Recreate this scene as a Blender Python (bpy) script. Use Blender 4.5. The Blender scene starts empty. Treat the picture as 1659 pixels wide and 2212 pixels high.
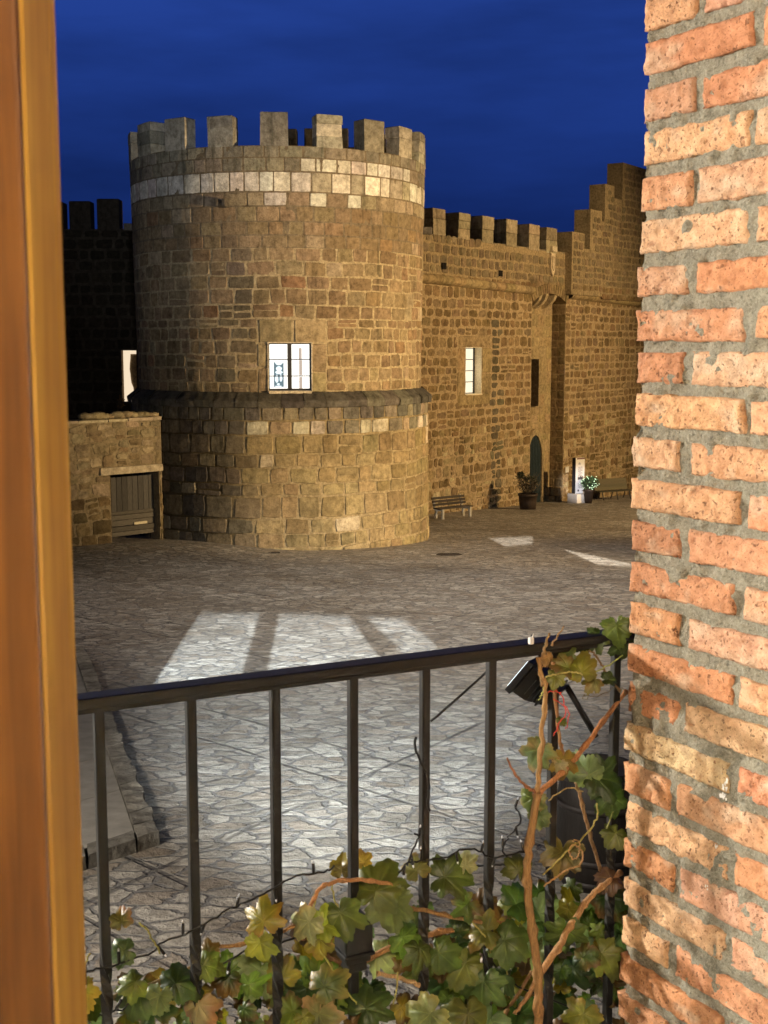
import bpy, math, random
import numpy as np
from mathutils import Vector, Matrix

random.seed(7)
RNG = np.random.default_rng(11)
scene = bpy.context.scene
COL = scene.collection

# ------------------------------------------------------------------ camera
PITCH = math.radians(7.48)
FPX, CX, CY = 2750.0, 829.5, 1106.0          # focal length and centre, in units of a 1659 x 2212 picture
cam_d = bpy.data.cameras.new("camera")
cam_d.sensor_fit = 'VERTICAL'
cam_d.sensor_height = 36.0
cam_d.sensor_width = 27.0
cam_d.lens = FPX / 2212.0 * 36.0
cam_d.clip_start = 0.02
cam_d.clip_end = 2000
cam_d.dof.use_dof = True
cam_d.dof.focus_distance = 6.0
cam_d.dof.aperture_fstop = 23.0
cam = bpy.data.objects.new("camera", cam_d)
COL.objects.link(cam)
cam.location = (0, 0, 0)
cam.rotation_euler = (math.radians(90) - PITCH, 0, 0)
scene.camera = cam
scene.view_settings.view_transform = 'Standard'
scene.view_settings.look = 'None'
scene.view_settings.exposure = 0.0
scene.view_settings.gamma = 1.0

# ------------------------------------------------------------------ world: deep blue dusk sky, faint clouds
world = bpy.data.worlds.new("World")
scene.world = world
world.use_nodes = True
wn, wl = world.node_tree.nodes, world.node_tree.links
wn.clear()
w_out = wn.new("ShaderNodeOutputWorld")
w_bg = wn.new("ShaderNodeBackground")
w_tc = wn.new("ShaderNodeTexCoord")
w_sep = wn.new("ShaderNodeSeparateXYZ")
wl.new(w_tc.outputs["Generated"], w_sep.inputs[0])
w_el = wn.new("ShaderNodeValToRGB")          # elevation
e = w_el.color_ramp
e.elements[0].position = 0.0
e.elements[0].color = (0.0030, 0.0095, 0.058, 1)
e.elements[1].position = 0.85
e.elements[1].color = (0.0006, 0.0018, 0.010, 1)
for p, c in ((0.09, (0.0044, 0.0145, 0.085, 1)), (0.16, (0.0068, 0.022, 0.125, 1)), (0.27, (0.0100, 0.031, 0.172, 1)), (0.36, (0.0085, 0.027, 0.148, 1)), (0.5, (0.003, 0.008, 0.045, 1))):
    q = e.elements.new(p); q.color = c
wl.new(w_sep.outputs["Z"], w_el.inputs[0])
w_az = wn.new("ShaderNodeMapRange")          # brighter over the castle than behind the house
w_az.interpolation_type = 'SMOOTHSTEP'
w_az.inputs[1].default_value = 0.1; w_az.inputs[2].default_value = 0.75
w_az.inputs[3].default_value = 0.06; w_az.inputs[4].default_value = 1.52
wl.new(w_sep.outputs["Y"], w_az.inputs[0])
w_map = wn.new("ShaderNodeMapping"); w_map.inputs["Scale"].default_value = (2.2, 2.2, 11.0)
wl.new(w_tc.outputs["Generated"], w_map.inputs[0])
w_no = wn.new("ShaderNodeTexNoise"); w_no.inputs["Scale"].default_value = 1.6; w_no.inputs["Detail"].default_value = 5
w_no.inputs["Roughness"].default_value = 0.55
wl.new(w_map.outputs[0], w_no.inputs["Vector"])
w_cl = wn.new("ShaderNodeMapRange")
w_cl.inputs[1].default_value = 0.35; w_cl.inputs[2].default_value = 0.68
w_cl.inputs[3].default_value = 1.16; w_cl.inputs[4].default_value = 0.70
wl.new(w_no.outputs["Fac"], w_cl.inputs[0])
w_mu = wn.new("ShaderNodeMath"); w_mu.operation = 'MULTIPLY'
wl.new(w_az.outputs[0], w_mu.inputs[0]); wl.new(w_cl.outputs[0], w_mu.inputs[1])
wl.new(w_el.outputs[0], w_bg.inputs["Color"])
wl.new(w_mu.outputs[0], w_bg.inputs["Strength"])
wl.new(w_bg.outputs[0], w_out.inputs[0])


# ------------------------------------------------------------------ lamps
def lamp(name, kind, loc, target, power, color, size=0.3, angle=60, blend=0.4):
    d = bpy.data.lights.new(name, kind)
    d.energy = power
    d.color = color
    if kind == 'SPOT':
        d.spot_size = math.radians(angle); d.spot_blend = blend; d.shadow_soft_size = size
    elif kind == 'AREA':
        d.size = size
    else:
        d.shadow_soft_size = size
    o = bpy.data.objects.new(name, d)
    COL.objects.link(o)
    o.location = loc
    if target is not None:
        o.rotation_euler = (Vector(target) - Vector(loc)).to_track_quat('-Z', 'Y').to_euler()
    return o

WARM = (1.0, 0.69, 0.33)
lamp("tower_floodlight", 'SPOT', (20.0, 21.5, -0.8), (-1.4, 39.5, -0.5), 46000, WARM, 0.35, 37, 0.65)
lamp("wall_floodlight", 'SPOT', (29.0, 45.0, 5.5), (7.0, 56.0, -1.8), 34000, WARM, 0.4, 86, 0.6)
lamp("plaza_fill", 'SPOT', (6.5, 26.0, 7.5), (6.0, 26.5, -5.0), 7600, (1.0, 0.84, 0.66), 0.25, 108, 0.5)  # unseen fill light added overhead to brighten the paving
lamp("near_ground_fill", 'POINT', (-5.2, 4.6, 0.6), None, 3000, (1.0, 0.92, 0.80), 0.2)  # added fill, no fixture: lifts the near ground and the bars' left faces
PATCH_LAMP = (-1.5, -9.0, 1.0)
lamp("patch_spot", 'SPOT', PATCH_LAMP, (-1.1, 17.0, -4.6), 360000, (0.80, 0.92, 1.0), 0.022, 20, 0.1)  # unseen spot added behind the mask openings to lay the plaza patches
RIGHT_LAMP = (6.0, -9.0, 1.0)
lamp("right_patch_spot", 'SPOT', RIGHT_LAMP, (4.8, 38.0, -6.0), 1200000, (1.0, 0.93, 0.82), 0.014, 16, 0.25)  # second unseen spot, added for the light strips on the right
lamp("panel_fill_spot", 'SPOT', (6.3, 6.0, 1.0), (9.75, 62.0, -6.75), 150000, (0.95, 0.94, 1.0), 0.02, 2.3, 1.0)  # narrow spot without a fixture, added to brighten the information panel
lamp("room_lamp", 'AREA', (0.05, -0.75, 1.0), (0.3, 2.0, -0.3), 54, (1.0, 0.78, 0.555), 0.22)

# ------------------------------------------------------------------ picture-to-place helpers
CP, SP = math.cos(PITCH), math.sin(PITCH)


def ray(x, y):
    """direction through a picture point, scaled to forward = 1: (sideways, down)"""
    v = y - CY
    fwd = FPX * CP - v * SP
    return (x - CX) / fwd, (FPX * SP + v * CP) / fwd


GS, G0 = 0.07, -3.41                         # the plaza falls gently away from the house


def gz(y):
    return G0 - GS * min(max(y, 0.0), 85.0)


def sstep(a, b, x):
    t = np.clip((np.asarray(x, float) - a) / (b - a), 0, 1)
    return t * t * (3 - 2 * t)


def gz2(x, y):
    """the paving rises a little towards the garden gate"""
    return gz(y) + 0.26 * float(sstep(-2.0, -6.0, x) * sstep(32.0, 37.0, y))


def ground_pt(x, y):
    a, r = ray(x, y)
    Y = -G0 / (r - GS)
    return (a * Y, Y, gz(Y))


def at_depth(x, y, Y):
    a, r = ray(x, y)
    return (a * Y, Y, -r * Y)


def on_plane(x, y, p, n):
    """meet the ray with a vertical plane through p with horizontal normal n"""
    a, r = ray(x, y)
    t = (p[0] * n[0] + p[1] * n[1]) / (a * n[0] + n[1])
    return (a * t, t, -r * t)


# ------------------------------------------------------------------ noise
def _hash(ix, iy, iz):
    h = (ix * 374761393 + iy * 668265263 + iz * 2147483647) & 0xffffffff
    h = ((h ^ (h >> 13)) * 1274126177) & 0xffffffff
    h = h ^ (h >> 16)
    return (h & 0xffff) / 65535.0


def vnoise(x, y, z=0.0):
    x, y, z = np.broadcast_arrays(np.asarray(x, float), np.asarray(y, float), np.asarray(z, float))
    ix, iy, iz = np.floor(x).astype(np.int64), np.floor(y).astype(np.int64), np.floor(z).astype(np.int64)
    fx, fy, fz = x - ix, y - iy, z - iz
    fx, fy, fz = fx * fx * (3 - 2 * fx), fy * fy * (3 - 2 * fy), fz * fz * (3 - 2 * fz)
    r = 0
    for dx in (0, 1):
        for dy in (0, 1):
            for dz in (0, 1):
                w = (fx if dx else 1 - fx) * (fy if dy else 1 - fy) * (fz if dz else 1 - fz)
                r = r + w * _hash(ix + dx, iy + dy, iz + dz)
    return r * 2 - 1


def fbm(x, y, z=0.0, o=3):
    r, a = 0, 1.0
    for k in range(o):
        r = r + a * vnoise(np.asarray(x) * 2 ** k + 17 * k, np.asarray(y) * 2 ** k + 5 * k, np.asarray(z) * 2 ** k)
        a *= 0.5
    return r


# ------------------------------------------------------------------ mesh builder
class MB:
    def __init__(self):
        self.v, self.f, self.c, self.n = [], [], [], 0
        self.sm = []

    def add(self, verts, faces, col=(0.5, 0.5, 0.5), smooth=False):
        verts = np.asarray(verts, float).reshape(-1, 3)
        self.v.append(verts)
        k = self.n
        for f in faces:
            self.f.append(tuple(int(i) + k for i in f))
        self.sm.extend([smooth] * len(faces))
        col = np.asarray(col, float)
        if col.ndim == 1:
            col = np.tile(col[:3], (len(verts), 1))
        self.c.append(col[:, :3])
        self.n += len(verts)

    def box(self, lo, hi, col=(0.5, 0.5, 0.5), M=None, bevel=0.0):
        (x0, y0, z0), (x1, y1, z1) = lo, hi
        b = min(bevel, (x1 - x0) * .45, (y1 - y0) * .45, (z1 - z0) * .45)
        if b <= 0:
            v = [(x, y, z) for z in (z0, z1) for y in (y0, y1) for x in (x0, x1)]
            f = [(0, 2, 3, 1), (4, 5, 7, 6), (0, 1, 5, 4), (2, 6, 7, 3), (0, 4, 6, 2), (1, 3, 7, 5)]
        else:
            bm = bmesh_new_box((x0, y0, z0), (x1, y1, z1), b)
            v, f = bm
        v = np.array(v, float)
        if M is not None:
            v = xf(M, v)
        self.add(v, f, col)

    def prism(self, poly, d, col=(0.5, 0.5, 0.5)):
        """flat polygon (3D points) pushed along vector d"""
        p = np.array(poly, float); n = len(p)
        v = np.vstack([p, p + np.array(d, float)])
        f = [tuple(range(n))[::-1], tuple(range(n, 2 * n))]
        for i in range(n):
            j = (i + 1) % n
            f.append((i, j, n + j, n + i))
        self.add(v, f, col)

    def tube(self, pts, rad, seg=8, col=(0.5, 0.5, 0.5), cap=True, square=False, twist=None):
        P = [Vector(p) for p in pts]
        n = len(P)
        if not hasattr(rad, '__len__'):
            rad = [rad] * n
        rings = []
        up = None
        for i in range(n):
            t = (P[min(i + 1, n - 1)] - P[max(i - 1, 0)]).normalized()
            if up is None:
                a = Vector((0, 0, 1)) if abs(t.z) < 0.9 else Vector((1, 0, 0))
                up = (a - t * a.dot(t)).normalized()
            else:
                up = (up - t * up.dot(t)).normalized()
            s = t.cross(up)
            tw = twist[i] if twist else 0
            for k in range(seg):
                an = 2 * math.pi * k / seg + tw + (math.pi / 4 if square else 0)
                rings.append(P[i] + (up * math.cos(an) + s * math.sin(an)) * rad[i])
        f = []
        for i in range(n - 1):
            for k in range(seg):
                a, b = i * seg + k, i * seg + (k + 1) % seg
                f.append((a, b, b + seg, a + seg))
        if cap:
            f.append(tuple(range(seg))[::-1])
            f.append(tuple((n - 1) * seg + k for k in range(seg)))
        self.add([tuple(p) for p in rings], f, col, smooth=not square)

    def lathe(self, prof, center, seg=24, col=(0.5, 0.5, 0.5), smooth=True):
        v, f = [], []
        m = len(prof)
        for k in range(seg):
            a = 2 * math.pi * k / seg
            for r, z in prof:
                v.append((center[0] + r * math.cos(a), center[1] + r * math.sin(a), center[2] + z))
        for k in range(seg):
            k2 = (k + 1) % seg
            for i in range(m - 1):
                f.append((k * m + i, k2 * m + i, k2 * m + i + 1, k * m + i + 1))
        self.add(v, f, col, smooth=smooth)

    def grid(self, V, col, smooth=True):
        """V: (a,b,3)"""
        a, b = V.shape[:2]
        i = np.arange(a * b).reshape(a, b)
        f = np.stack([i[:-1, :-1], i[1:, :-1], i[1:, 1:], i[:-1, 1:]], -1).reshape(-1, 4)
        c = np.asarray(col, float)
        if c.ndim == 3:
            c = c.reshape(-1, c.shape[-1])
        self.add(V.reshape(-1, 3), f.tolist(), c, smooth)

    def build(self, name, mat, parent=None, origin=None):
        me = bpy.data.meshes.new(name)
        V = np.vstack(self.v) if self.v else np.zeros((0, 3))
        o = bpy.data.objects.new(name, me)
        off = np.zeros(3)
        if parent is not None:
            q = parent
            while q is not None:
                off = off + np.array(q.location)
                q = q.parent
        elif origin is not None:
            off = np.array(origin, float)
            o.location = origin
        me.from_pydata((V - off).tolist(), [], self.f)
        at = me.color_attributes.new("tone", 'FLOAT_COLOR', 'POINT')
        C = np.vstack(self.c)
        at.data.foreach_set("color", np.hstack([C, np.ones((len(C), 1))]).astype(np.float32).ravel())
        me.polygons.foreach_set("use_smooth", self.sm)
        me.update()
        if mat is not None:
            me.materials.append(mat)
        COL.objects.link(o)
        if parent is not None:
            o.parent = parent
        return o


def bmesh_new_box(lo, hi, b):
    import bmesh
    bm = bmesh.new()
    bmesh.ops.create_cube(bm, size=1)
    for v in bm.verts:
        v.co = Vector([(lo[i] + hi[i]) / 2 + v.co[i] * (hi[i] - lo[i]) for i in range(3)])
    bmesh.ops.bevel(bm, geom=list(bm.edges), offset=b, segments=2, affect='EDGES', profile=0.6)
    bm.verts.index_update()
    v = [tuple(x.co) for x in bm.verts]
    f = [tuple(x.index for x in p.verts) for p in bm.faces]
    bm.free()
    return v, f


def xf(M, v):
    v = np.asarray(v, float)
    A = np.array(M)
    return v @ A[:3, :3].T + A[:3, 3]


def frame(loc, xdir, zrot=None):
    """local x along xdir (horizontal), y to its left, z up"""
    x = Vector((xdir[0], xdir[1], 0)).normalized()
    y = Vector((-x.y, x.x, 0))
    M = Matrix(((x.x, y.x, 0, loc[0]), (x.y, y.y, 0, loc[1]), (0, 0, 1, loc[2]), (0, 0, 0, 1)))
    return M


def thing(name, label, cat, loc=(0, 0, 0), group=None):
    o = bpy.data.objects.new(name, None)
    o.empty_display_size = 0.2
    COL.objects.link(o)
    o.location = loc
    o["label"] = label
    o["category"] = cat
    if group:
        o["group"] = group
    return o


def tag(o, label, cat, group=None):
    o["label"] = label
    o["category"] = cat
    if group:
        o["group"] = group
    return o


# ------------------------------------------------------------------ materials
class NT:
    def __init__(self, name):
        self.m = bpy.data.materials.new(name)
        self.m.use_nodes = True
        self.t = self.m.node_tree
        self.t.nodes.clear()
        self.out = self.t.nodes.new("ShaderNodeOutputMaterial")

    def n(self, kind, **kw):
        x = self.t.nodes.new(kind)
        for k, v in kw.items():
            setattr(x, k, v)
        return x

    def l(self, a, b):
        self.t.links.new(a, b)

    def math(self, op, a, b=None, c=None):
        x = self.n("ShaderNodeMath", operation=op)
        for i, s in enumerate((a, b, c)):
            if s is None:
                continue
            if isinstance(s, (int, float)):
                x.inputs[i].default_value = s
            else:
                self.l(s, x.inputs[i])
        return x.outputs[0]

    def mix(self, fac, a, b, mode='MIX'):
        x = self.n("ShaderNodeMix", data_type='RGBA', blend_type=mode)
        for i, s in ((0, fac), (6, a), (7, b)):
            if isinstance(s, (int, float)):
                x.inputs[i].default_value = s
            elif isinstance(s, tuple):
                x.inputs[i].default_value = s if len(s) == 4 else s + (1,)
            else:
                self.l(s, x.inputs[i])
        return x.outputs[2]

    def noise(self, vec, scale, detail=4, rough=0.55, dist=0.0):
        x = self.n("ShaderNodeTexNoise")
        x.inputs["Scale"].default_value = scale
        x.inputs["Detail"].default_value = detail
        x.inputs["Roughness"].default_value = rough
        x.inputs["Distortion"].default_value = dist
        if vec is not None:
            self.l(vec, x.inputs["Vector"])
        return x.outputs["Fac"]

    def rng(self, v, a, b, c=0.0, d=1.0, smooth=False):
        x = self.n("ShaderNodeMapRange")
        if smooth:
            x.interpolation_type = 'SMOOTHSTEP'
        self.l(v, x.inputs[0])
        for i, s in enumerate((a, b, c, d)):
            x.inputs[i + 1].default_value = s
        return x.outputs[0]

    def obj(self):
        return self.n("ShaderNodeTexCoord").outputs["Object"]

    def tone(self):
        x = self.n("ShaderNodeVertexColor")
        x.layer_name = "tone"
        return x.outputs["Color"]

    def bump(self, h, strength=0.5, dist=0.01, normal=None):
        x = self.n("ShaderNodeBump")
        x.inputs["Strength"].default_value = strength
        x.inputs["Distance"].default_value = dist
        self.l(h, x.inputs["Height"])
        if normal is not None:
            self.l(normal, x.inputs["Normal"])
        return x.outputs[0]

    def bsdf(self, color, rough=0.8, normal=None, spec=0.3, metal=0.0):
        b = self.n("ShaderNodeBsdfPrincipled")
        if isinstance(color, tuple):
            b.inputs["Base Color"].default_value = color if len(color) == 4 else color + (1,)
        else:
            self.l(color, b.inputs["Base Color"])
        if isinstance(rough, (int, float)):
            b.inputs["Roughness"].default_value = rough
        else:
            self.l(rough, b.inputs["Roughness"])
        b.inputs["Specular IOR Level"].default_value = spec
        b.inputs["Metallic"].default_value = metal
        if normal is not None:
            self.l(normal, b.inputs["Normal"])
        self.l(b.outputs[0], self.out.inputs[0])
        return b


def mat_stone(name, scale=1.0, grime=0.35, bump=0.6, rough=0.9):
    """tone colour per stone, weathered and pitted"""
    t = NT(name)
    p = t.obj()
    big = t.noise(p, 0.55 * scale, 4, 0.6)
    mid = t.noise(p, 5.5 * scale, 6, 0.7)
    fine = t.noise(p, 20 * scale, 4, 0.7)
    mp = t.n("ShaderNodeMapping"); mp.inputs["Scale"].default_value = (2.6, 2.6, 0.28)
    t.l(p, mp.inputs[0])
    run = t.noise(mp.outputs[0], 1.0 * scale, 5, 0.65)
    c = t.mix(1.0, t.tone(), t.rng_color(mid, 0.30, 0.70, (0.50, 0.47, 0.43), (1.38, 1.36, 1.33)), 'MULTIPLY')
    c = t.mix(t.rng(fine, 0.55, 0.70, 0, 0.7), c, t.mix(1.0, c, (0.36, 0.32, 0.28), 'MULTIPLY'))
    c = t.mix(t.rng(big, 0.50, 0.70, 0, grime, True), c, t.mix(1.0, c, (0.40, 0.40, 0.38), 'MULTIPLY'))
    c = t.mix(t.rng(run, 0.54, 0.70, 0, grime * 1.3, True), c, t.mix(1.0, c, (0.34, 0.35, 0.33), 'MULTIPLY'))
    h = t.math('ADD', t.math('MULTIPLY', mid, 1.0), t.math('MULTIPLY', fine, 0.6))
    t.bsdf(c, rough, t.bump(h, bump, 0.05 / scale), 0.15)
    return t.m


def _rng_color(self, v, a, b, c0, c1):
    x = self.n("ShaderNodeValToRGB")
    self.l(v, x.inputs[0])
    x.color_ramp.elements[0].position = a
    x.color_ramp.elements[0].color = tuple(c0) + (1,)
    x.color_ramp.elements[1].position = b
    x.color_ramp.elements[1].color = tuple(c1) + (1,)
    return x.outputs[0]


NT.rng_color = _rng_color

M_STONE = mat_stone("castle_stone", 1.0, 0.55, 0.7)
M_MORTAR = mat_stone("lime_mortar", 2.0, 0.4, 0.5)
M_DARKSTONE = mat_stone("unlit_stone", 1.0, 0.5, 0.6)


def mat_plain(name, col, rough=0.6, spec=0.3, metal=0.0, nscale=20, namt=0.25, bump=0.0):
    t = NT(name)
    p = t.obj()
    n = t.noise(p, nscale, 4, 0.6)
    c = t.mix(1.0, col, t.rng_color(n, 0.3, 0.7, (1 - namt,) * 3, (1 + namt,) * 3), 'MULTIPLY')
    nn = t.bump(n, bump, 0.01) if bump else None
    t.bsdf(c, rough, nn, spec, metal)
    return t.m


def mat_emit(name, col, s):
    t = NT(name)
    e = t.n("ShaderNodeEmission")
    e.inputs[0].default_value = tuple(col) + (1,)
    e.inputs[1].default_value = s
    t.l(e.outputs[0], t.out.inputs[0])
    return t.m


def mat_tone(name, rough=0.7, spec=0.3, nscale=25, namt=0.2, bump=0.2, stretch=None):
    t = NT(name)
    p = t.obj()
    if stretch:
        mp = t.n("ShaderNodeMapping"); mp.inputs["Scale"].default_value = stretch
        t.l(p, mp.inputs[0]); p = mp.outputs[0]
    n = t.noise(p, nscale, 4, 0.6)
    c = t.mix(1.0, t.tone(), t.rng_color(n, 0.3, 0.7, (1 - namt,) * 3, (1 + namt,) * 3), 'MULTIPLY')
    t.bsdf(c, rough, t.bump(n, bump, 0.01), spec)
    return t.m


M_TONE = mat_tone("weathered_surface")


def mat_plaza():
    t = NT("plaza_flagstones")
    geo = t.n("ShaderNodeNewGeometry")
    mp = t.n("ShaderNodeMapping")
    mp.inputs["Rotation"].default_value = (0, 0, math.radians(31))
    mp.inputs["Scale"].default_value = (3.5, 4.9, 0.0)
    t.l(geo.outputs["Position"], mp.inputs[0])
    dn = t.n("ShaderNodeTexNoise"); dn.inputs["Scale"].default_value = 1.1; dn.inputs["Detail"].default_value = 4
    t.l(mp.outputs[0], dn.inputs["Vector"])
    va = t.n("ShaderNodeVectorMath", operation='MULTIPLY_ADD')
    va.inputs[1].default_value = (0.9, 0.9, 0)
    t.l(dn.outputs["Color"], va.inputs[0]); t.l(mp.outputs[0], va.inputs[2])
    ve = t.n("ShaderNodeTexVoronoi", voronoi_dimensions='2D', feature='DISTANCE_TO_EDGE')
    ve.inputs["Scale"].default_value = 1.0
    t.l(va.outputs[0], ve.inputs["Vector"])
    vc = t.n("ShaderNodeTexVoronoi", voronoi_dimensions='2D', feature='F1')
    vc.inputs["Scale"].default_value = 1.0
    t.l(va.outputs[0], vc.inputs["Vector"])
    p = geo.outputs["Position"]
    rough_n = t.noise(p, 9, 5, 0.7)
    fine = t.noise(p, 45, 4, 0.65)
    wide = t.noise(p, 0.35, 3, 0.5)
    edge = t.math('ADD', ve.outputs["Distance"], t.math('MULTIPLY', t.math('SUBTRACT', rough_n, 0.5), 0.16))
    stone = t.rng(edge, 0.055, 0.105, 0, 1, True)
    # straight expansion joints in two directions
    sep = t.n("ShaderNodeSeparateXYZ"); t.l(p, sep.inputs[0])

    def joints(nx, ny, period, off, w):
        d = t.math('ADD', t.math('MULTIPLY', sep.outputs[0], nx), t.math('MULTIPLY', sep.outputs[1], ny))
        d = t.math('ADD', d, t.math('MULTIPLY', t.math('SUBTRACT', t.noise(p, 0.8, 2), 0.5), 0.10))
        m = t.math('ABSOLUTE', t.math('SUBTRACT', t.math('FLOORED_MODULO', t.math('ADD', d, off), period), period / 2))
        return t.rng(m, w * 0.5, w, 1, 0)
    j1 = joints(0.743, 0.669, 3.6, 0.35, 0.035)
    j2 = joints(0.743, 0.669, 3.6, 1.25, 0.030)
    j3 = joints(-0.866, 0.5, 4.2, 0.0, 0.030)
    j = t.math('MAXIMUM', t.math('MAXIMUM', j1, j2), j3)
    sepc = t.n("ShaderNodeSeparateXYZ"); t.l(vc.outputs["Color"], sepc.inputs[0])
    cs = t.mix(sepc.outputs[0], (0.25, 0.225, 0.19), (0.50, 0.465, 0.41))
    cs = t.mix(t.rng(sepc.outputs[1], 0.6, 1.0, 0, 0.6), cs, (0.27, 0.21, 0.155))
    cs = t.mix(1.0, cs, t.rng_color(rough_n, 0.3, 0.72, (0.55, 0.54, 0.52), (1.25, 1.25, 1.24)), 'MULTIPLY')
    cj = t.mix(t.rng(fine, 0.3, 0.7), (0.15, 0.14, 0.13), (0.25, 0.24, 0.225))
    c = t.mix(stone, cj, cs)
    c = t.mix(t.rng(fine, 0.58, 0.72, 0, 0.5), c, t.mix(1.0, c, (0.35, 0.33, 0.30), 'MULTIPLY'))
    c = t.mix(t.rng(wide, 0.46, 0.66, 0, 0.55), c, t.mix(1.0, c, (0.60, 0.55, 0.48), 'MULTIPLY'))
    c = t.mix(t.rng(t.noise(p, 2.1, 5, 0.7), 0.52, 0.66, 0, 0.5), c, t.mix(1.0, c, (0.50, 0.46, 0.41), 'MULTIPLY'))
    j = t.math('MULTIPLY', j, t.rng(t.noise(p, 1.3, 4, .6), 0.38, 0.62, 0.1, 0.85))
    c = t.mix(j, c, (0.07, 0.065, 0.058))
    h = t.math('ADD', t.math('MULTIPLY', stone, 0.8), t.math('MULTIPLY', rough_n, 1.1))
    h = t.math('ADD', h, t.math('MULTIPLY', fine, 0.25))
    h = t.math('SUBTRACT', h, t.math('MULTIPLY', j, 0.7))
    t.bsdf(c, t.rng(rough_n, 0.3, 0.7, 0.75, 0.5), t.bump(h, 1.0, 0.05), 0.35)
    return t.m


M_PLAZA = mat_plaza()

# ------------------------------------------------------------------ GROUND
mb = MB()
xs = [-220, -60, -20] + list(np.arange(-14, 1.1, 0.5)) + [20, 60, 220]
ysr = [-40, 0, 20] + list(np.arange(31, 45.1, 0.5)) + [60, 85, 400]
V = np.array([[(x, y, gz2(x, y)) for x in xs] for y in ysr], float)
mb.grid(np.transpose(V, (1, 0, 2)), (0.3, 0.3, 0.3), smooth=False)
o = mb.build("plaza_ground", M_PLAZA)
o["kind"] = "structure"

# raised pavement with kerb stones, lower left
M_SLAB = mat_tone("pavement_slabs", 0.75, 0.3, 5, 0.22, 0.35)
c0 = np.array(ground_pt(345, 1826)); cu = np.array(ground_pt(196, 1442)); cl = np.array(ground_pt(165, 1886))
mb = MB()
du = (cu - c0) / np.linalg.norm(cu - c0)
dl = (cl - c0) / np.linalg.norm(cl - c0)
up = np.array([0, 0, 1.0])
H = 0.10
W = 0.24
inner0 = c0 + (du + dl) * W
nu, nl = 7, 5
for i in range(nu):
    for k in range(nl):
        a0, a1 = i * 1.35, i * 1.35 + 1.335
        b0, b1 = k * 0.95 + (0.4 if i % 2 else 0), k * 0.95 + 0.938 + (0.4 if i % 2 else 0)
        if k == 0:
            b0 = 0
        p = [inner0 + du * a0 + dl * b0, inner0 + du * a1 + dl * b0, inner0 + du * a1 + dl * b1, inner0 + du * a0 + dl * b1]
        t = random.uniform(0.9, 1.1)
        mb.prism([q + up * 0.01 for q in p], up * (H - 0.015), (0.27 * t, 0.245 * t, 0.205 * t))
mb.prism([inner0 + up * .005, inner0 + du * 9.6 + up * .005, inner0 + du * 9.6 + dl * 5 + up * .005, inner0 + dl * 5 + up * .005], up * (H - 0.025), (0.2, 0.19, 0.17))
o = mb.build("raised_pavement", M_SLAB)
o["kind"] = "structure"
mb = MB()


def kerb_row(start, d, side, length):
    a = 0.0
    while a < length:
        L = random.uniform(0.28, 0.62)
        t = random.uniform(0.7, 1.25)
        n = 5
        S = np.linspace(0, 1, n)
        G = np.zeros((n + 2, 5, 3))
        for i, s in enumerate([0, 0.02] + list(S[1:-1]) + [0.98, 1]):
            for j, q in enumerate((0.02, 0.04, 0.5, 0.96, 0.98)):
                hh = H + 0.02 + float(vnoise((a + s * L) * 9, q * 4, 3.3)) * 0.018
                if j in (0, 4) or i in (0, n + 1):
                    hh = -0.02
                jit = float(vnoise((a + s * L) * 7, 9.1, j)) * 0.03 if j < 2 else 0
                G[i, j] = start + d * (a + 0.01 + s * (L - 0.02)) + side * (q * W + jit) + up * hh
        mb.grid(G, (0.26 * t, 0.24 * t, 0.205 * t), smooth=False)
        a += L


kerb_row(c0 + dl * 0.0, du, dl, 9.6)
kerb_row(c0 + dl * W, dl, du, 5.0)
o = mb.build("kerb", M_STONE)
o["kind"] = "structure"


# ------------------------------------------------------------------ masonry generator
def split(a, b, lo, hi):
    out = [a]
    x = a
    while True:
        w = random.uniform(lo, hi)
        if x + w > b - lo * 0.6:
            break
        x += w
        out.append(x)
    out.append(b)
    if len(out) > 2 and out[-1] - out[-2] > hi * 1.3:
        out.insert(-1, (out[-1] + out[-2]) / 2)
    return out


S5 = np.array([-1, -0.90, 0.05, 0.90, 1.0])


def put_stone(mb, mapf, ua, ub, va, vb, H, col, gap=0.018, jit=0.012, rnd=0.16, back=0.03, smooth=False):
    s, t = np.meshgrid(S5, S5, indexing='ij')
    rr = np.abs(s * t)
    k = 1 - rnd * rr ** 2
    w, h = (ub - ua) / 2, (vb - va) / 2
    g = gap * random.uniform(0.7, 1.35)
    cu_, cv_ = (ua + ub) / 2, (va + vb) / 2
    cor = RNG.uniform(-jit, jit, (2, 2, 2))
    bl = lambda q: (cor[0, 0, q] * (1 - s) * (1 - t) + cor[1, 0, q] * (1 + s) * (1 - t) + cor[0, 1, q] * (1 - s) * (1 + t) + cor[1, 1, q] * (1 + s) * (1 + t)) / 4
    U = cu_ + s * k * (w - g / 2) + bl(0) + RNG.normal(0, jit * 0.3, s.shape)
    Vv = cv_ + t * k * (h - g / 2) + bl(1) + RNG.normal(0, jit * 0.3, s.shape)
    hh = H * random.uniform(0.5, 1.2)
    ring = np.maximum(np.abs(s), np.abs(t))
    tilt = random.uniform(-.25, .25) * s * H + random.uniform(-.35, .35) * t * H
    Hh = np.where(ring > 0.99, -back, np.where(ring > 0.5, hh * 0.88, hh) + tilt + RNG.normal(0, H * 0.22, s.shape))
    mb.grid(mapf(U, Vv, Hh), np.array(col), smooth=smooth)


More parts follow.
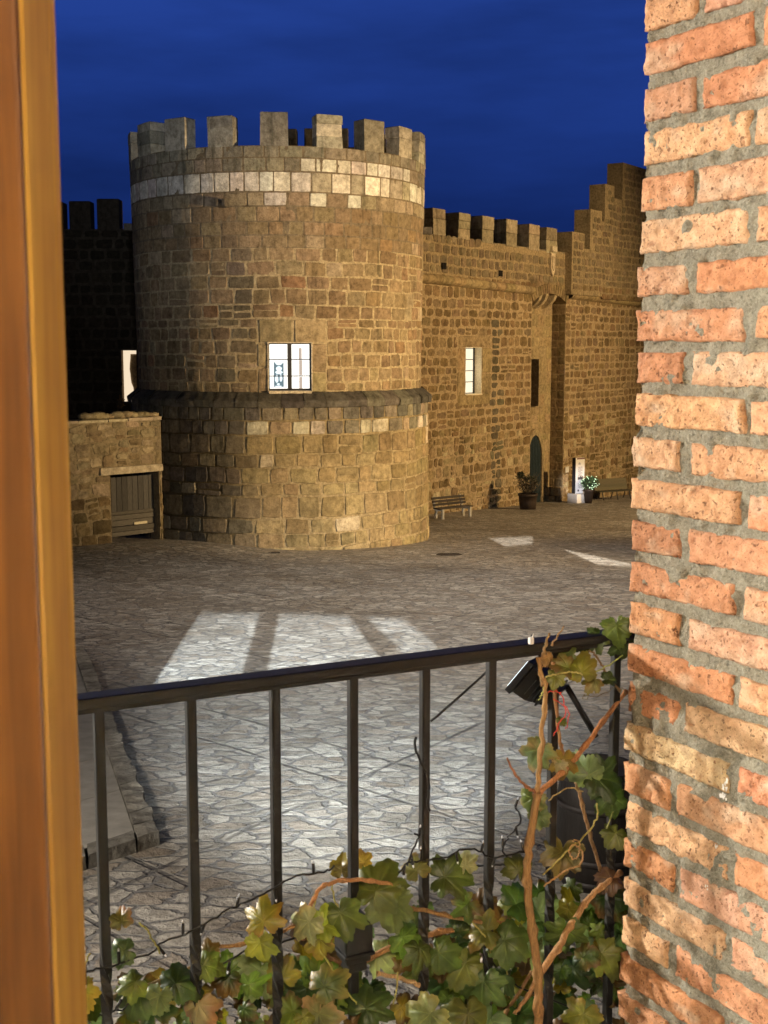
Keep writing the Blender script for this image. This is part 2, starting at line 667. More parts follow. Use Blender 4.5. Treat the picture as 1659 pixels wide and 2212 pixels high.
def masonry(mb, mapf, u0, u1, v0, v1, ch, sw, colf, holes=(), H=0.03, gap=0.02, jit=0.012, rnd=0.16, keep=None, rubble=0.0, back=0.03):
    """stones in courses over a (u, v) field, leaving the holes open; ch, sw: ranges of course height and stone width"""
    br = sorted(set([v0, v1] + [h[2] for h in holes if v0 < h[2] < v1] + [h[3] for h in holes if v0 < h[3] < v1]))
    for a, b in zip(br[:-1], br[1:]):
        if b - a < 0.05:
            continue
        cs = split(a, b, *ch) if b - a > ch[0] * 1.5 else [a, b]
        for ca, cb in zip(cs[:-1], cs[1:]):
            segs = [(u0, u1)]
            for hu0, hu1, hv0, hv1 in holes:
                if hv0 < (ca + cb) / 2 < hv1:
                    ns = []
                    for x, y in segs:
                        if hu1 <= x or hu0 >= y:
                            ns.append((x, y))
                        else:
                            if hu0 - x > 0.06:
                                ns.append((x, hu0))
                            if y - hu1 > 0.06:
                                ns.append((hu1, y))
                    segs = ns
            for x, y in segs:
                off = random.uniform(0, sw[0])
                us = split(x, y, *sw)
                for ua, ub in zip(us[:-1], us[1:]):
                    if keep and not keep((ua + ub) / 2, (ca + cb) / 2, ua, ub, ca, cb):
                        continue
                    if random.random() < rubble and cb - ca > 0.2:
                        m = ca + (cb - ca) * random.uniform(.38, .62)
                        for va, vb in ((ca, m), (m, cb)):
                            put_stone(mb, mapf, ua, ub, va, vb, H, colf((ua + ub) / 2, (va + vb) / 2), gap, jit, rnd, back)
                    else:
                        put_stone(mb, mapf, ua, ub, ca, cb, H, colf((ua + ub) / 2, (ca + cb) / 2), gap, jit, rnd, back)


def backing(mb, mapf, us, vs, holes, col, h=0.0, amp=0.006):
    """mortar face behind the stones; grid lines follow the hole edges"""
    us, vs = list(us), list(vs)
    us = sorted(set(us + [x for hh in holes for x in hh[:2] if min(us) < x < max(us)]))
    vs = sorted(set(vs + [x for hh in holes for x in hh[2:] if min(vs) < x < max(vs)]))
    U, Vv = np.meshgrid(us, vs, indexing='ij')
    P = mapf(U, Vv, h + amp * vnoise(U * 5, Vv * 5))
    n = len(vs)
    if callable(col):
        col = col(U, Vv).reshape(-1, 3)
    f = []
    for i in range(len(us) - 1):
        for j in range(n - 1):
            cu2, cv2 = (us[i] + us[i + 1]) / 2, (vs[j] + vs[j + 1]) / 2
            if any(hh[0] < cu2 < hh[1] and hh[2] < cv2 < hh[3] for hh in holes):
                continue
            f.append((i * n + j, (i + 1) * n + j, (i + 1) * n + j + 1, i * n + j + 1))
    mb.add(P.reshape(-1, 3), f, col, True)


def mixc(a, b, t):
    return tuple(a[i] * (1 - t) + b[i] * t for i in range(3))


def jitc(c, a=0.15):
    k = random.uniform(1 - a, 1 + a)
    return tuple(max(0.0, x * k * random.uniform(0.96, 1.04)) for x in c)


BROWN = [(0.26, 0.20, 0.13), (0.30, 0.235, 0.155), (0.22, 0.165, 0.105), (0.34, 0.27, 0.18), (0.28, 0.19, 0.115)]
GREYS = [(0.14, 0.135, 0.125), (0.10, 0.10, 0.095), (0.18, 0.17, 0.15)]
PALE = [(0.70, 0.68, 0.65), (0.60, 0.58, 0.55), (0.76, 0.74, 0.71)]

# ------------------------------------------------------------------ TOWER
TC = np.array([-3.36, 41.66])
EF = np.array([0.0803, -0.9968]); ER = np.array([0.9968, 0.0803])
LEDGE_TOP, LEDGE_LOW = -1.38, -1.80
TOP, MERT = 5.59, 6.47


def tower_R(z):
    z = np.asarray(z, float)
    return np.where(z > -1.6, 4.54 + (z + 1.4) / 7.0 * 0.12, 4.78 + (-1.8 - z) / 4.5 * 0.04)


RU = 4.6


def tower_map(U, V, Hh):
    a = np.asarray(U) / RU
    R = tower_R(V) + Hh
    x = TC[0] + R * (np.sin(a) * ER[0] + np.cos(a) * EF[0])
    y = TC[1] + R * (np.sin(a) * ER[1] + np.cos(a) * EF[1])
    return np.stack([x, y, np.broadcast_to(V, x.shape)], -1)


def tower_map_warp(U, V, Hh):
    U = np.asarray(U, float); V = np.asarray(V, float)
    return tower_map(U, V + 0.035 * vnoise(U * 0.9, V * 0.7, 2.0), Hh)


deg = lambda d: math.radians(d) * RU
tower = thing("castle_tower", "round crenellated stone tower with one bright white window, in the middle of the plaza", "tower", (TC[0], TC[1], -6.3))
WL, WR, WB, WT = deg(-4.4), deg(11.3), LEDGE_TOP, 0.05       # window opening
DL, DR, DT = deg(-8.2), deg(17.0), 0.75                       # dressed surround


def tower_col(u, v):
    a = math.degrees(u / RU)
    r = random.random()
    zone = float(fbm(u * 0.45 + 9, v * 0.45, 3.0))
    if v > 5.3:
        c = random.choice([(0.30, 0.275, 0.225), (0.24, 0.22, 0.185), (0.36, 0.33, 0.27)])
    elif v > 4.88:
        c = random.choice(PALE) if (8 < a < 58 and r < 0.9) else random.choice([(0.22, 0.20, 0.17), (0.29, 0.26, 0.21), (0.25, 0.23, 0.19)])
    elif v > 4.28:
        c = random.choice(PALE) if (a < 8 or r < 0.5) else random.choice([(0.40, 0.37, 0.30), (0.34, 0.31, 0.25)])
    elif v > 3.86:
        c = random.choice([(0.32, 0.27, 0.19), (0.27, 0.22, 0.155), (0.36, 0.31, 0.23)] + ([PALE[1]] * 2 if a < 20 else [PALE[1]]))
    elif v > -1.4:
        c = mixc((0.31, 0.245, 0.16), (0.21, 0.16, 0.105), min(1, max(0, zone * .6 + .5)))
        c = mixc(c, random.choice(BROWN), 0.45)
        if r < 0.06:
            c = (0.38, 0.32, 0.23)
        if r > 0.97:
            c = (0.27, 0.18, 0.11)
    elif v > -2.2:
        c = random.choice([(0.15, 0.145, 0.13), (0.115, 0.11, 0.10), (0.19, 0.175, 0.145), (0.24, 0.21, 0.16)])
    elif v > -2.6:
        c = random.choice([(0.52, 0.48, 0.41), (0.30, 0.25, 0.17), (0.26, 0.21, 0.14), (0.20, 0.18, 0.15)])
    else:
        c = mixc((0.30, 0.24, 0.14), (0.20, 0.155, 0.085), min(1, max(0, zone * .6 + .5)))
        c = mixc(c, random.choice([(0.27, 0.215, 0.12), (0.22, 0.17, 0.09), (0.33, 0.27, 0.16)]), 0.4)
        if r < 0.05:
            c = (0.45, 0.40, 0.30)
        if v < -5.7 and r < 0.5:
            c = (0.40, 0.335, 0.2)
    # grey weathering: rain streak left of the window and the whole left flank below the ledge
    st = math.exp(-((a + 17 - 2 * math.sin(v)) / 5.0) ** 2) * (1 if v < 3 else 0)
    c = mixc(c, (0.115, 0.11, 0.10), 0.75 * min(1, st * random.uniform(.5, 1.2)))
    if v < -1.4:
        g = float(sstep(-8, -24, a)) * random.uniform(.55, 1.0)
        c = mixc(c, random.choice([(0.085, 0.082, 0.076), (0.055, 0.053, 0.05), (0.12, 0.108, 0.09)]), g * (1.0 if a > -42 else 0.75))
    return jitc(c, 0.10)


WALLH = (DL, DR, WB - 0.02, DT)
mb = MB()
A0, A1 = deg(-105), deg(105)
masonry(mb, tower_map, A0, A1, 5.26, TOP, (0.3, 0.34), (0.4, 0.7), tower_col, H=0.010, gap=0.010, jit=0.006, rnd=0.05, back=0.01)
for va, vb in ((4.88, 5.26), (4.31, 4.88)):
    masonry(mb, tower_map, A0, A1, va, vb, (0.5, 0.6), (0.38, 0.66), tower_col, H=0.008, gap=0.009, jit=0.004, rnd=0.03, back=0.01)
masonry(mb, tower_map, A0, A1, 2.75, 4.31, (0.36, 0.44), (0.42, 0.78), tower_col, H=0.010, gap=0.010, jit=0.008, rnd=0.05, back=0.01)
masonry(mb, tower_map_warp, A0, A1, DT, 2.75, (0.34, 0.46), (0.42, 0.85), tower_col, H=0.014, gap=0.020, jit=0.018, rnd=0.07, back=0.012, rubble=0.05)
masonry(mb, tower_map_warp, A0, A1, LEDGE_TOP, DT, (0.30, 0.42), (0.3, 0.72), tower_col, holes=[WALLH], H=0.015, gap=0.030, jit=0.024, rnd=0.10, back=0.012, rubble=0.08)
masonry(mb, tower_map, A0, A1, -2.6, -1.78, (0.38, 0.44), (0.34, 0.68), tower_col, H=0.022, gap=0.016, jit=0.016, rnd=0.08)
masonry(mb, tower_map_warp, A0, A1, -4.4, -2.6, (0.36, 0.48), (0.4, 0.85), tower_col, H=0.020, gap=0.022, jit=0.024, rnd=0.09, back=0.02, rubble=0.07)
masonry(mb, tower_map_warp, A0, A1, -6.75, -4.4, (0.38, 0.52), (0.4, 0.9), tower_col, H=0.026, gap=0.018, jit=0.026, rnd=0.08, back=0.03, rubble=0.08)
mb.build("drum_masonry", M_STONE, tower)
mb = MB()
ua = np.linspace(-math.pi * RU, math.pi * RU, 121)
WIN = (WL, WR, WB, WT)


def mort_col(U, V):
    return (0.36, 0.30, 0.205)


backing(mb, tower_map, ua, np.linspace(2.75, TOP, 8), [], (0.20, 0.165, 0.12))
backing(mb, tower_map, ua, np.linspace(-1.58, 2.75, 18), [WIN], (0.40, 0.335, 0.225))
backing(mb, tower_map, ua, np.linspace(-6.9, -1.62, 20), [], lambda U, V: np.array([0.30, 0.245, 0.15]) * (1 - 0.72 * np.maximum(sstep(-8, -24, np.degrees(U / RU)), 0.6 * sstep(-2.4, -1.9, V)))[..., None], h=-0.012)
mb.build("drum_mortar", M_MORTAR, tower)
# floor of the wall walk and inner face of the parapet
mb = MB()
mb.lathe([(4.1, TOP), (4.1, 4.6), (0.01, 4.6)], (TC[0], TC[1], 0), 64, (0.15, 0.135, 0.11))
ring = [(4.1, TOP), (4.66, TOP)]
mb.lathe(ring, (TC[0], TC[1], -0.005), 64, (0.2, 0.18, 0.15))
mb.build("parapet_core", M_STONE, tower)

# window surround of dressed blocks
mb = MB()
DCOL = [(0.33, 0.27, 0.175), (0.30, 0.245, 0.16), (0.36, 0.30, 0.20)]
for (a, b, c, d) in ((DL, (WL + WR) / 2 + .1, WT, DT), ((WL + WR) / 2 + .1, DR, WT, DT), (DL, WL, WB, -0.65), (DL, WL, -0.65, WT), (WR, DR, WB, -0.8), (WR, DR, -0.8, WT)):
    put_stone(mb, tower_map, a, b, c, d, 0.035, jitc(random.choice(DCOL), 0.06), 0.008, 0.003, 0.02)
mb.build("window_surround", M_STONE, tower)


# --- lit window of the tower (local frame: x right, y into the wall, z up)
M_BAR = mat_plain("dark_window_iron", (0.035, 0.033, 0.035), 0.5)
M_GLOWW = mat_emit("lit_white_glass", (1.0, 0.97, 0.90), 1.7)
ac = math.radians(3.45)
wc = TC + (tower_R(-0.6)) * (math.sin(ac) * ER + math.cos(ac) * EF)
wx = math.cos(ac) * ER - math.sin(ac) * EF
TW = frame((wc[0], wc[1], 0), wx)
hw = (WR - WL) / 2 * 0.985
win = MB()
fr = 0.035
y0, y1 = 0.13, 0.19
for (x0, x1, z0, z1) in ((-hw, -hw + fr, WB + .06, WT), (hw - fr, hw, WB + .06, WT), (-hw, hw, WT - fr, WT), (-hw, hw, WB + .06, WB + .06 + fr * 1.6), (-0.055, 0.055, WB + .06, WT)):
    win.box((x0, y0, z0), (x1, y1, z1), M=TW)
wo = win.build("window", M_BAR, tower)
for x0, x1 in ((-hw + fr, -0.055), (0.055, hw - fr)):
    for z in (-0.42, -0.9):
        g = MB(); g.box((x0, y0 + .01, z - .014), (x1, y1 - .01, z + .014), M=TW)
        g.build("glazing_bar", M_BAR, wo)
for x0, x1 in ((-hw + fr, -0.055), (0.055, hw - fr)):
    g = MB(); g.box((x0 + .004, 0.30, WB + .1), (x1 - .004, 0.32, WT - .03), M=TW)
    g.build("lit_pane", M_GLOWW, wo)
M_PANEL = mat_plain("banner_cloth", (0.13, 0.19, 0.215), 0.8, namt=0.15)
M_PALEB = mat_emit("glowing_pale_stone", (1.0, 0.92, 0.78), 0.86)  # room light on the banner and stone inside is put in as glow
M_PALEC = mat_emit("glowing_banner_shape", (0.86, 0.97, 1.0), 1.25)
M_PALED = mat_emit("glowing_shaded_stone", (0.84, 0.68, 0.55), 0.72)
M_BLUEE = mat_emit("glowing_banner", (0.33, 0.47, 0.53), 0.52)
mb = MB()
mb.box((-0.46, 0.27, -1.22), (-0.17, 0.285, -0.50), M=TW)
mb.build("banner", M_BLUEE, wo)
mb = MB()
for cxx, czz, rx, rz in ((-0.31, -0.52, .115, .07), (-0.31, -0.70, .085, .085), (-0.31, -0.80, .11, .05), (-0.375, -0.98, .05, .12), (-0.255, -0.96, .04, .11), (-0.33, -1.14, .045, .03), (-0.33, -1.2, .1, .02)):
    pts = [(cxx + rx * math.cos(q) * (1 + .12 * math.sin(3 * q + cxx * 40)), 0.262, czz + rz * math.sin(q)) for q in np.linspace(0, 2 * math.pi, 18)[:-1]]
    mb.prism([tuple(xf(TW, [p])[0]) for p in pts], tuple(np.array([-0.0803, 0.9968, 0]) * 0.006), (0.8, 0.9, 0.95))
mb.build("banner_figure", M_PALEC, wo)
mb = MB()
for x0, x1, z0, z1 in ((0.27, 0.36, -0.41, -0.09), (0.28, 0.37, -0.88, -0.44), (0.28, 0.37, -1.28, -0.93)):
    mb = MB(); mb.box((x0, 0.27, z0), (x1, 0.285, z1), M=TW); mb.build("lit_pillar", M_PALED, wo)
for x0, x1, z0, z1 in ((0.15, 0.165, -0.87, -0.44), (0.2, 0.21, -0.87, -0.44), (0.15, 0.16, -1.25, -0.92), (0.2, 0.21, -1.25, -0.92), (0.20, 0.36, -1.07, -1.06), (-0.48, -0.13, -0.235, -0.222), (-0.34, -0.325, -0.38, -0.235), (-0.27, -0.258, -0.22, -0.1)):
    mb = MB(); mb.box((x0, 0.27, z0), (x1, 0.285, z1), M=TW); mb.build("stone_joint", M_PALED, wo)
mb = MB()      # reveal and sill of the opening
for lo, hi in (((-hw - .03, -0.02, WB), (-hw, 0.33, WT)), ((hw, -0.02, WB), (hw + .03, 0.33, WT)), ((-hw - .03, -0.02, WT), (hw + .03, 0.33, WT + .03)), ((-hw, -0.1, WB - .02), (hw, 0.33, WB + .055))):
    mb.box(lo, hi, (0.62, 0.56, 0.46), M=TW)
mb.build("sill", M_MORTAR, wo)

# ledge of sloping slabs
mb = MB()
nseg = 46
for k in range(nseg):
    a0, a1 = 2 * math.pi * k / nseg + .0012, 2 * math.pi * (k + 1) / nseg - .0012
    col = jitc(random.choice([(0.11, 0.106, 0.098), (0.085, 0.082, 0.077), (0.13, 0.123, 0.108)]), 0.15)
    j = random.uniform(-.02, .02); jz = random.uniform(-.012, .012)
    prof = [(4.50, -1.36), (4.62, -1.37 + jz), (4.9 + j, -1.60 + jz), (4.92 + j, -1.64 + jz), (4.9 + j, -1.80 + jz), (4.74, -1.82)]
    aa = np.linspace(a0, a1, 5)
    G = np.zeros((5, 6, 3))
    for i, a in enumerate(aa):
        for m_, (r, z) in enumerate(prof):
            rr = r + random.uniform(-.012, .012)
            G[i, m_] = (TC[0] + rr * (math.sin(a) * ER[0] + math.cos(a) * EF[0]), TC[1] + rr * (math.sin(a) * ER[1] + math.cos(a) * EF[1]), z + random.uniform(-.012, .012))
    mb.grid(G, col, smooth=False)
mb.build("ledge", M_STONE, tower)

# merlons: stacked blocks standing on the parapet
mlist = [-96.6, -78.2, -58.5, -39.8, -20.8, -1.5, 18.0, 36.6, 54.6, 71.5, 88.5] + [106 + 18 * k for k in range(9)]
for k, am in enumerate(mlist):
    mb = MB()
    half = 4.75 if k != 2 else 5.2
    z0 = TOP - 0.02
    ztop = MERT + random.uniform(-.05, .05)
    tones = [(0.42, 0.40, 0.34), (0.50, 0.475, 0.40), (0.34, 0.325, 0.28), (0.60, 0.57, 0.49)]
    z = z0
    hs = random.choice([(0.88,), (0.5, 0.38), (0.3, 0.34, 0.24), (0.55, 0.33)])
    sc = (ztop - z0) / sum(hs)
    for hh in hs:
        zt = z + hh * sc
        c = jitc(random.choice(tones), 0.15)
        a0, a1 = math.radians(am - half + random.uniform(-.25, .25)), math.radians(am + half + random.uniform(-.25, .25))
        ri, ro = 4.18 + random.uniform(-.02, .02), 4.685 + random.uniform(-.012, .02)
        A = np.linspace(a0, a1, 4)
        b = 0.012
        ring = []
        for r, aa in ((ro, A), (ri, A[::-1])):
            for a in aa:
                ring.append((TC[0] + r * (math.sin(a) * ER[0] + math.cos(a) * EF[0]), TC[1] + r * (math.sin(a) * ER[1] + math.cos(a) * EF[1])))
        cen = np.mean(ring, 0)
        n = len(ring)
        vv = []
        for zz, k2 in ((z, 0.985), (z + b, 1.0), (zt - b * 2, 1.0), (zt - .004, 0.965)):
            for q in ring:
                p = cen + (np.array(q) - cen) * k2
                vv.append((p[0] + random.uniform(-.008, .008), p[1] + random.uniform(-.008, .008), zz))
        ff = [tuple(range(n))[::-1], tuple(range(3 * n, 4 * n))]
        for i in range(3):
            for q in range(n):
                ff.append((i * n + q, i * n + (q + 1) % n, (i + 1) * n + (q + 1) % n, (i + 1) * n + q))
        mb.add(vv, ff, c)
        z = zt
    mb.build("merlon", M_STONE, tower)

# stone water spouts of the tower
for px, py, L in ((497, 428, 0.42), (276, 459, 0.30), (912, 459, 0.30)):
    a = {497: -19.5, 276: -88, 912: 80}[px]
    z = {497: 4.02, 276: 3.72, 912: 3.62}[px]
    d = math.sin(math.radians(a)) * ER + math.cos(math.radians(a)) * EF
    p = TC + d * (4.6)
    Ms = frame((p[0], p[1], z), d)
    mb = MB()
    mb.box((-.1, -.16, -.14), (L, -.06, .08), (0.11, 0.10, 0.09), M=Ms, bevel=.02)
    mb.box((-.1, .06, -.14), (L, .16, .08), (0.11, 0.10, 0.09), M=Ms, bevel=.02)
    mb.box((-.1, -.058, -.14), (L * .97, .058, -.05), (0.06, 0.055, 0.05), M=Ms)
    mb.build("water_spout", M_STONE, tower)

# ------------------------------------------------------------------ RIGHT CURTAIN WALL
P0 = np.array([1.96, 54.0]); UD = np.array([0.5565, 0.8308]); ND = np.array([0.8308, -0.5565])


def wall_map_h(base):
    def f(U, V, Hh):
        U = np.asarray(U, float); V = np.asarray(V, float); Hh = np.asarray(Hh, float) + base
        x = P0[0] + U * UD[0] + Hh * ND[0]
        y = P0[1] + U * UD[1] + Hh * ND[1]
        x, y, V = np.broadcast_arrays(x, y, V)
        return np.stack([x, y, V], -1)
    return f


def wall_map_hw(base):
    f0 = wall_map_h(base)
    return lambda U, V, Hh: f0(U, np.asarray(V) + 0.04 * vnoise(np.asarray(U) * .7, np.asarray(V) * .6, 7.0), Hh)


def wall_px(x, y, h=0.0):
    """picture point -> (s, z) on the wall plane set h forward"""
    p = on_plane(x, y, (P0[0] + ND[0] * h, P0[1] + ND[1] * h), ND)
    s = (p[0] - P0[0] - ND[0] * h) * UD[0] + (p[1] - P0[1] - ND[1] * h) * UD[1]
    return s, p[2]


cw = thing("castle_wall", "long crenellated stone wall with arched entrance recess, running back to the right of the tower", "castle wall", (P0[0], P0[1], -7.2))
SA, _ = wall_px(1146, 900)
SB, _ = wall_px(1218, 900)
S0, S1 = -7.0, 30.0
RD = 0.75
GZW = lambda s: gz(P0[1] + UD[1] * s)
CORN = lambda s: 2.72 - 0.018 * max(s, 0)
SILL = lambda s: 4.66 - 0.012 * max(s, 0)
_, arch_z = wall_px(1185, 634)
_, spr_z = wall_px(1220, 656)
wl_, wt_ = wall_px(1006, 751); wr_, wb_ = wall_px(1039.5, 850)
WIN2 = (wl_, wr_, wb_, wt_)
dl_, dt_ = wall_px(988, 725); dr_, _ = wall_px(1062, 725)
SUR2 = (dl_, dr_, wb_ - 0.25, dt_)
REC = (SA, SB, -9.0, arch_z + 0.06)


def wall_col(s, z):
    c = random.choice([(0.235, 0.165, 0.09), (0.27, 0.195, 0.11), (0.20, 0.14, 0.075), (0.25, 0.185, 0.115)])
    r = random.random()
    if z > 2.9:
        c = mixc(c, (0.22, 0.185, 0.13), 0.6)
    if z < -3.6:
        c = random.choice([(0.27, 0.20, 0.11), (0.22, 0.155, 0.08), (0.33, 0.255, 0.15)])
        if r < 0.12:
            c = (0.46, 0.38, 0.24)
    if abs(s - (dr_ + 0.5)) < 0.45 and z < 1.0:
        c = mixc(c, (0.13, 0.12, 0.085), 0.8)
    return jitc(c, 0.14)


mb = MB()
f = wall_map_hw(0)
# below the cornice
masonry(mb, f, S0, SB + 16, -3.6, 2.6, (0.34, 0.48), (0.45, 0.85), wall_col, holes=[SUR2, REC], H=0.018, gap=0.065, jit=0.035, rnd=0.22, back=0.01, rubble=0.10)
masonry(mb, f, S0, SB + 16, -9.4, -3.6, (0.32, 0.5), (0.34, 0.75), wall_col, holes=[REC], H=0.035, gap=0.05, jit=0.05, rnd=0.22, rubble=0.2,
        keep=lambda s, z, *a: z > GZW(s) - 0.5)
# above the cornice
masonry(mb, f, S0, SB, 2.6, 4.66, (0.36, 0.46), (0.38, 0.7), wall_col, holes=[REC], H=0.03, gap=0.055, jit=0.025, rnd=0.16, keep=lambda s, z, a, b, c, d: d < SILL(s) + .05 and z > CORN(s) + .05)
f2 = wall_map_hw(0.38)
steps = []            # rising steps of the far stretch: (x0, x1, y_top) in picture units
for x0, x1, yt in ((1236.5, 1263, 500), (1263, 1276, 537), (1276, 1301, 451.5), (1301, 1308, 478), (1308, 1327.5, 397), (1327.5, 1346, 428), (1346, 1392, 351)):
    s0, z0 = wall_px(x0, yt, 0.38); s1, _ = wall_px(x1, yt, 0.38)
    steps.append([s0, s1, z0])
SC = wall_px(1236.5, 600, 0.38)[0]
steps[-1][1] = S1


def step_top(s):
    for a, b, z in steps:
        if a <= s <= b:
            return z
    return -99


masonry(mb, f2, SC, SC + 17, 2.35, 11.5, (0.3, 0.42), (0.34, 0.7), wall_col, H=0.03, gap=0.06, jit=0.025, rnd=0.17,
        keep=lambda s, z, a, b, c, d: d < min(step_top(a + .05), step_top(b - .05)) + 0.06 and z > CORN(s) + .1)
mb.build("wall_masonry", M_STONE, cw)
mb = MB()
MC = (0.41, 0.315, 0.195)
backing(mb, wall_map_h(0), np.arange(S0, S1 + .1, 0.5), np.linspace(-10, 2.6, 26), [WIN2, REC], MC, amp=0.012)
backing(mb, wall_map_h(0), np.arange(S0, S1 + .1, 0.5), np.linspace(2.6, 4.56, 5), [REC], (0.34, 0.265, 0.16), amp=0.012)
backing(mb, wall_map_h(-0.7), np.arange(S0, S1 + .1, 0.5), np.linspace(2.6, 4.56, 5), [], (0.3, 0.25, 0.17))
mb.prism([tuple(wall_map_h(0)(S0, 4.555, 0)), tuple(wall_map_h(0)(S1, 4.555, 0)), tuple(wall_map_h(0)(S1, 4.555, -.7)), tuple(wall_map_h(0)(S0, 4.555, -.7))], (0, 0, -.05), (0.2, 0.17, 0.13))
for a, b, z in steps:
    q = lambda s, zz, h: tuple(wall_map_h(0.38)(s, zz, h))
    mb.prism([q(a, 2.5, 0), q(b, 2.5, 0), q(b, z, 0), q(a, z, 0)], (-ND[0] * .9, -ND[1] * .9, 0), (0.33, 0.26, 0.16))
mb.build("wall_mortar", M_MORTAR, cw)

# merlons of the wall
for x0, x1, yt in ((893, 914, 440), (934, 962, 448), (990, 1015, 458), (1041, 1066, 465), (1093, 1116.5, 472), (1142, 1165, 483), (1180, 1203, 490)):
    s0, zt = wall_px(x0, yt); s1, _ = wall_px(x1, yt)
    mb = MB()
    z = SILL(s0) - 0.1
    hs = random.choice([(0.5, 0.5), (0.4, 0.3, 0.3), (0.62, 0.38)])
    Hh = zt - z
    Mw = frame((P0[0], P0[1], 0), UD)
    for hh in hs:
        mb.box((s0 + random.uniform(-.02, .02), -0.03 + random.uniform(-.012, .012), z), (s1 + random.uniform(-.02, .02), 0.78, z + hh * Hh - .008), jitc((0.36, 0.305, 0.22), 0.22), M=Mw, bevel=0.025)
        z += hh * Hh
    mb.build("merlon", M_STONE, cw)

# roll-moulded cornice in two stretches
for sa, sb, h in ((S0, SA - 0.15, 0.0), (SB + 0.25, S1, 0.0)):
    mb = MB()
    s = sa
    while s < sb:
        L = random.uniform(0.7, 1.5)
        e_ = min(s + L, sb)
        prof = [(0.02, 0.22), (0.16, 0.2), (0.25, 0.12), (0.27, 0.0), (0.22, -0.1), (0.1, -0.17), (0.0, -0.2)]
        G = np.zeros((2, 7, 3))
        c = jitc((0.38, 0.29, 0.165), 0.15)
        for i, ss in enumerate((s + .008, e_ - .008)):
            for j, (hh, zz) in enumerate(prof):
                G[i, j] = wall_map_h(h)(ss, CORN(ss) + zz + random.uniform(-.008, .008), hh + random.uniform(-.01, .01))
        mb.grid(G, c, smooth=True)
        s = e_
    mb.build("cornice", M_STONE, cw)
# upper stretch underside beyond the recess stands proud of the wall
# recess: back wall, side reveals, arch
mb = MB()
fb = wall_map_h(-RD)
BC = lambda s, z: jitc(random.choice([(0.40, 0.31, 0.18), (0.36, 0.28, 0.165), (0.43, 0.335, 0.20)]), 0.08)
sd = (SA + SB) / 2 - 0.05
DW = 0.78
door_top = wall_px(1144, 941, -RD)[1]
slit = (sd - 0.5, sd + 0.5, wall_px(1152, 878, -RD)[1], wall_px(1152, 776, -RD)[1])
DOORH = (sd - DW, sd + DW, -9.5, door_top - 0.9)
masonry(mb, fb, SA, SB, -9.5, arch_z + 0.1, (0.42, 0.6), (0.5, 0.95), BC, holes=[slit, DOORH, (sd - DW, sd + DW, door_top - 0.9, door_top)], H=0.012, gap=0.02, jit=0.008, rnd=0.04)
mb.build("recess_masonry", M_STONE, cw)
mb = MB()
backing(mb, fb, np.linspace(SA, SB, 9), np.linspace(-9.6, arch_z + .6, 14), [slit, DOORH], (0.38, 0.3, 0.18))
mb.build("recess_backing", M_MORTAR, cw)
# far reveal faces back along the wall, near reveal is hidden from the balcony
mb = MB()


def reveal_map(s_at, sgn):
    def f3(U, V, Hh):
        U = np.asarray(U, float); Hh = np.asarray(Hh, float)
        x = P0[0] + (s_at + sgn * Hh) * UD[0] - U * ND[0]
        y = P0[1] + (s_at + sgn * Hh) * UD[1] - U * ND[1]
        x, y, V2 = np.broadcast_arrays(x, y, np.asarray(V, float))
        return np.stack([x, y, V2], -1)
    return f3


REVC = lambda u, z: jitc(random.choice([(0.25, 0.185, 0.105), (0.21, 0.155, 0.09)]), 0.12)
for s_at, sgn in ((SB, -1), (SA, 1)):
    masonry(mb, reveal_map(s_at, sgn), 0.0, RD, -9.3, arch_z, (0.34, 0.48), (0.3, 0.5), REVC, H=0.02, gap=0.03, jit=0.012, rnd=0.1, back=0.02)
    backing(mb, reveal_map(s_at, sgn), [0, RD * .5, RD], np.linspace(-9.4, arch_z + .2, 12), [], (0.33, 0.255, 0.15))
mb.build("recess_reveal", M_STONE, cw)
# segmental arch of voussoirs with the soffit
mb = MB()
mid, half = (SA + SB) / 2, (SB - SA) / 2
rise = max(arch_z - spr_z, 0.3)
R_ = (half ** 2 + rise ** 2) / (2 * rise)
zc = arch_z - R_
th = math.asin(min(1, half / R_))
nv = 17
for k in range(nv):
    a0, a1 = -th + 2 * th * k / nv + .004, -th + 2 * th * (k + 1) / nv - .004
    ro = R_ + 0.46 + random.uniform(-.03, .03)
    pts = [(mid + R_ * math.sin(a0), zc + R_ * math.cos(a0)), (mid + R_ * math.sin(a1), zc + R_ * math.cos(a1)), (mid + ro * math.sin(a1), zc + ro * math.cos(a1)), (mid + ro * math.sin(a0), zc + ro * math.cos(a0))]
    c = jitc((0.27, 0.20, 0.115), 0.2)
    mb.prism([tuple(wall_map_h(0.05)(s, z, random.uniform(0, .02))) for s, z in pts], (-ND[0] * (RD + .03), -ND[1] * (RD + .03), 0), c)
# filling above the arch up to the cornice line
for k in range(nv):
    a0, a1 = -th + 2 * th * k / nv, -th + 2 * th * (k + 1) / nv
    ro = R_ + 0.44
    zt = arch_z + 0.62
    pts = [(mid + ro * math.sin(a0), zc + ro * math.cos(a0)), (mid + ro * math.sin(a1), zc + ro * math.cos(a1)), (mid + ro * math.sin(a1), zt), (mid + ro * math.sin(a0), zt)]
    mb.prism([tuple(wall_map_h(0.015)(s, z, 0)) for s, z in pts], (-ND[0] * .6, -ND[1] * .6, 0), jitc((0.25, 0.19, 0.115), 0.15))
mb.build("arch", M_STONE, cw)
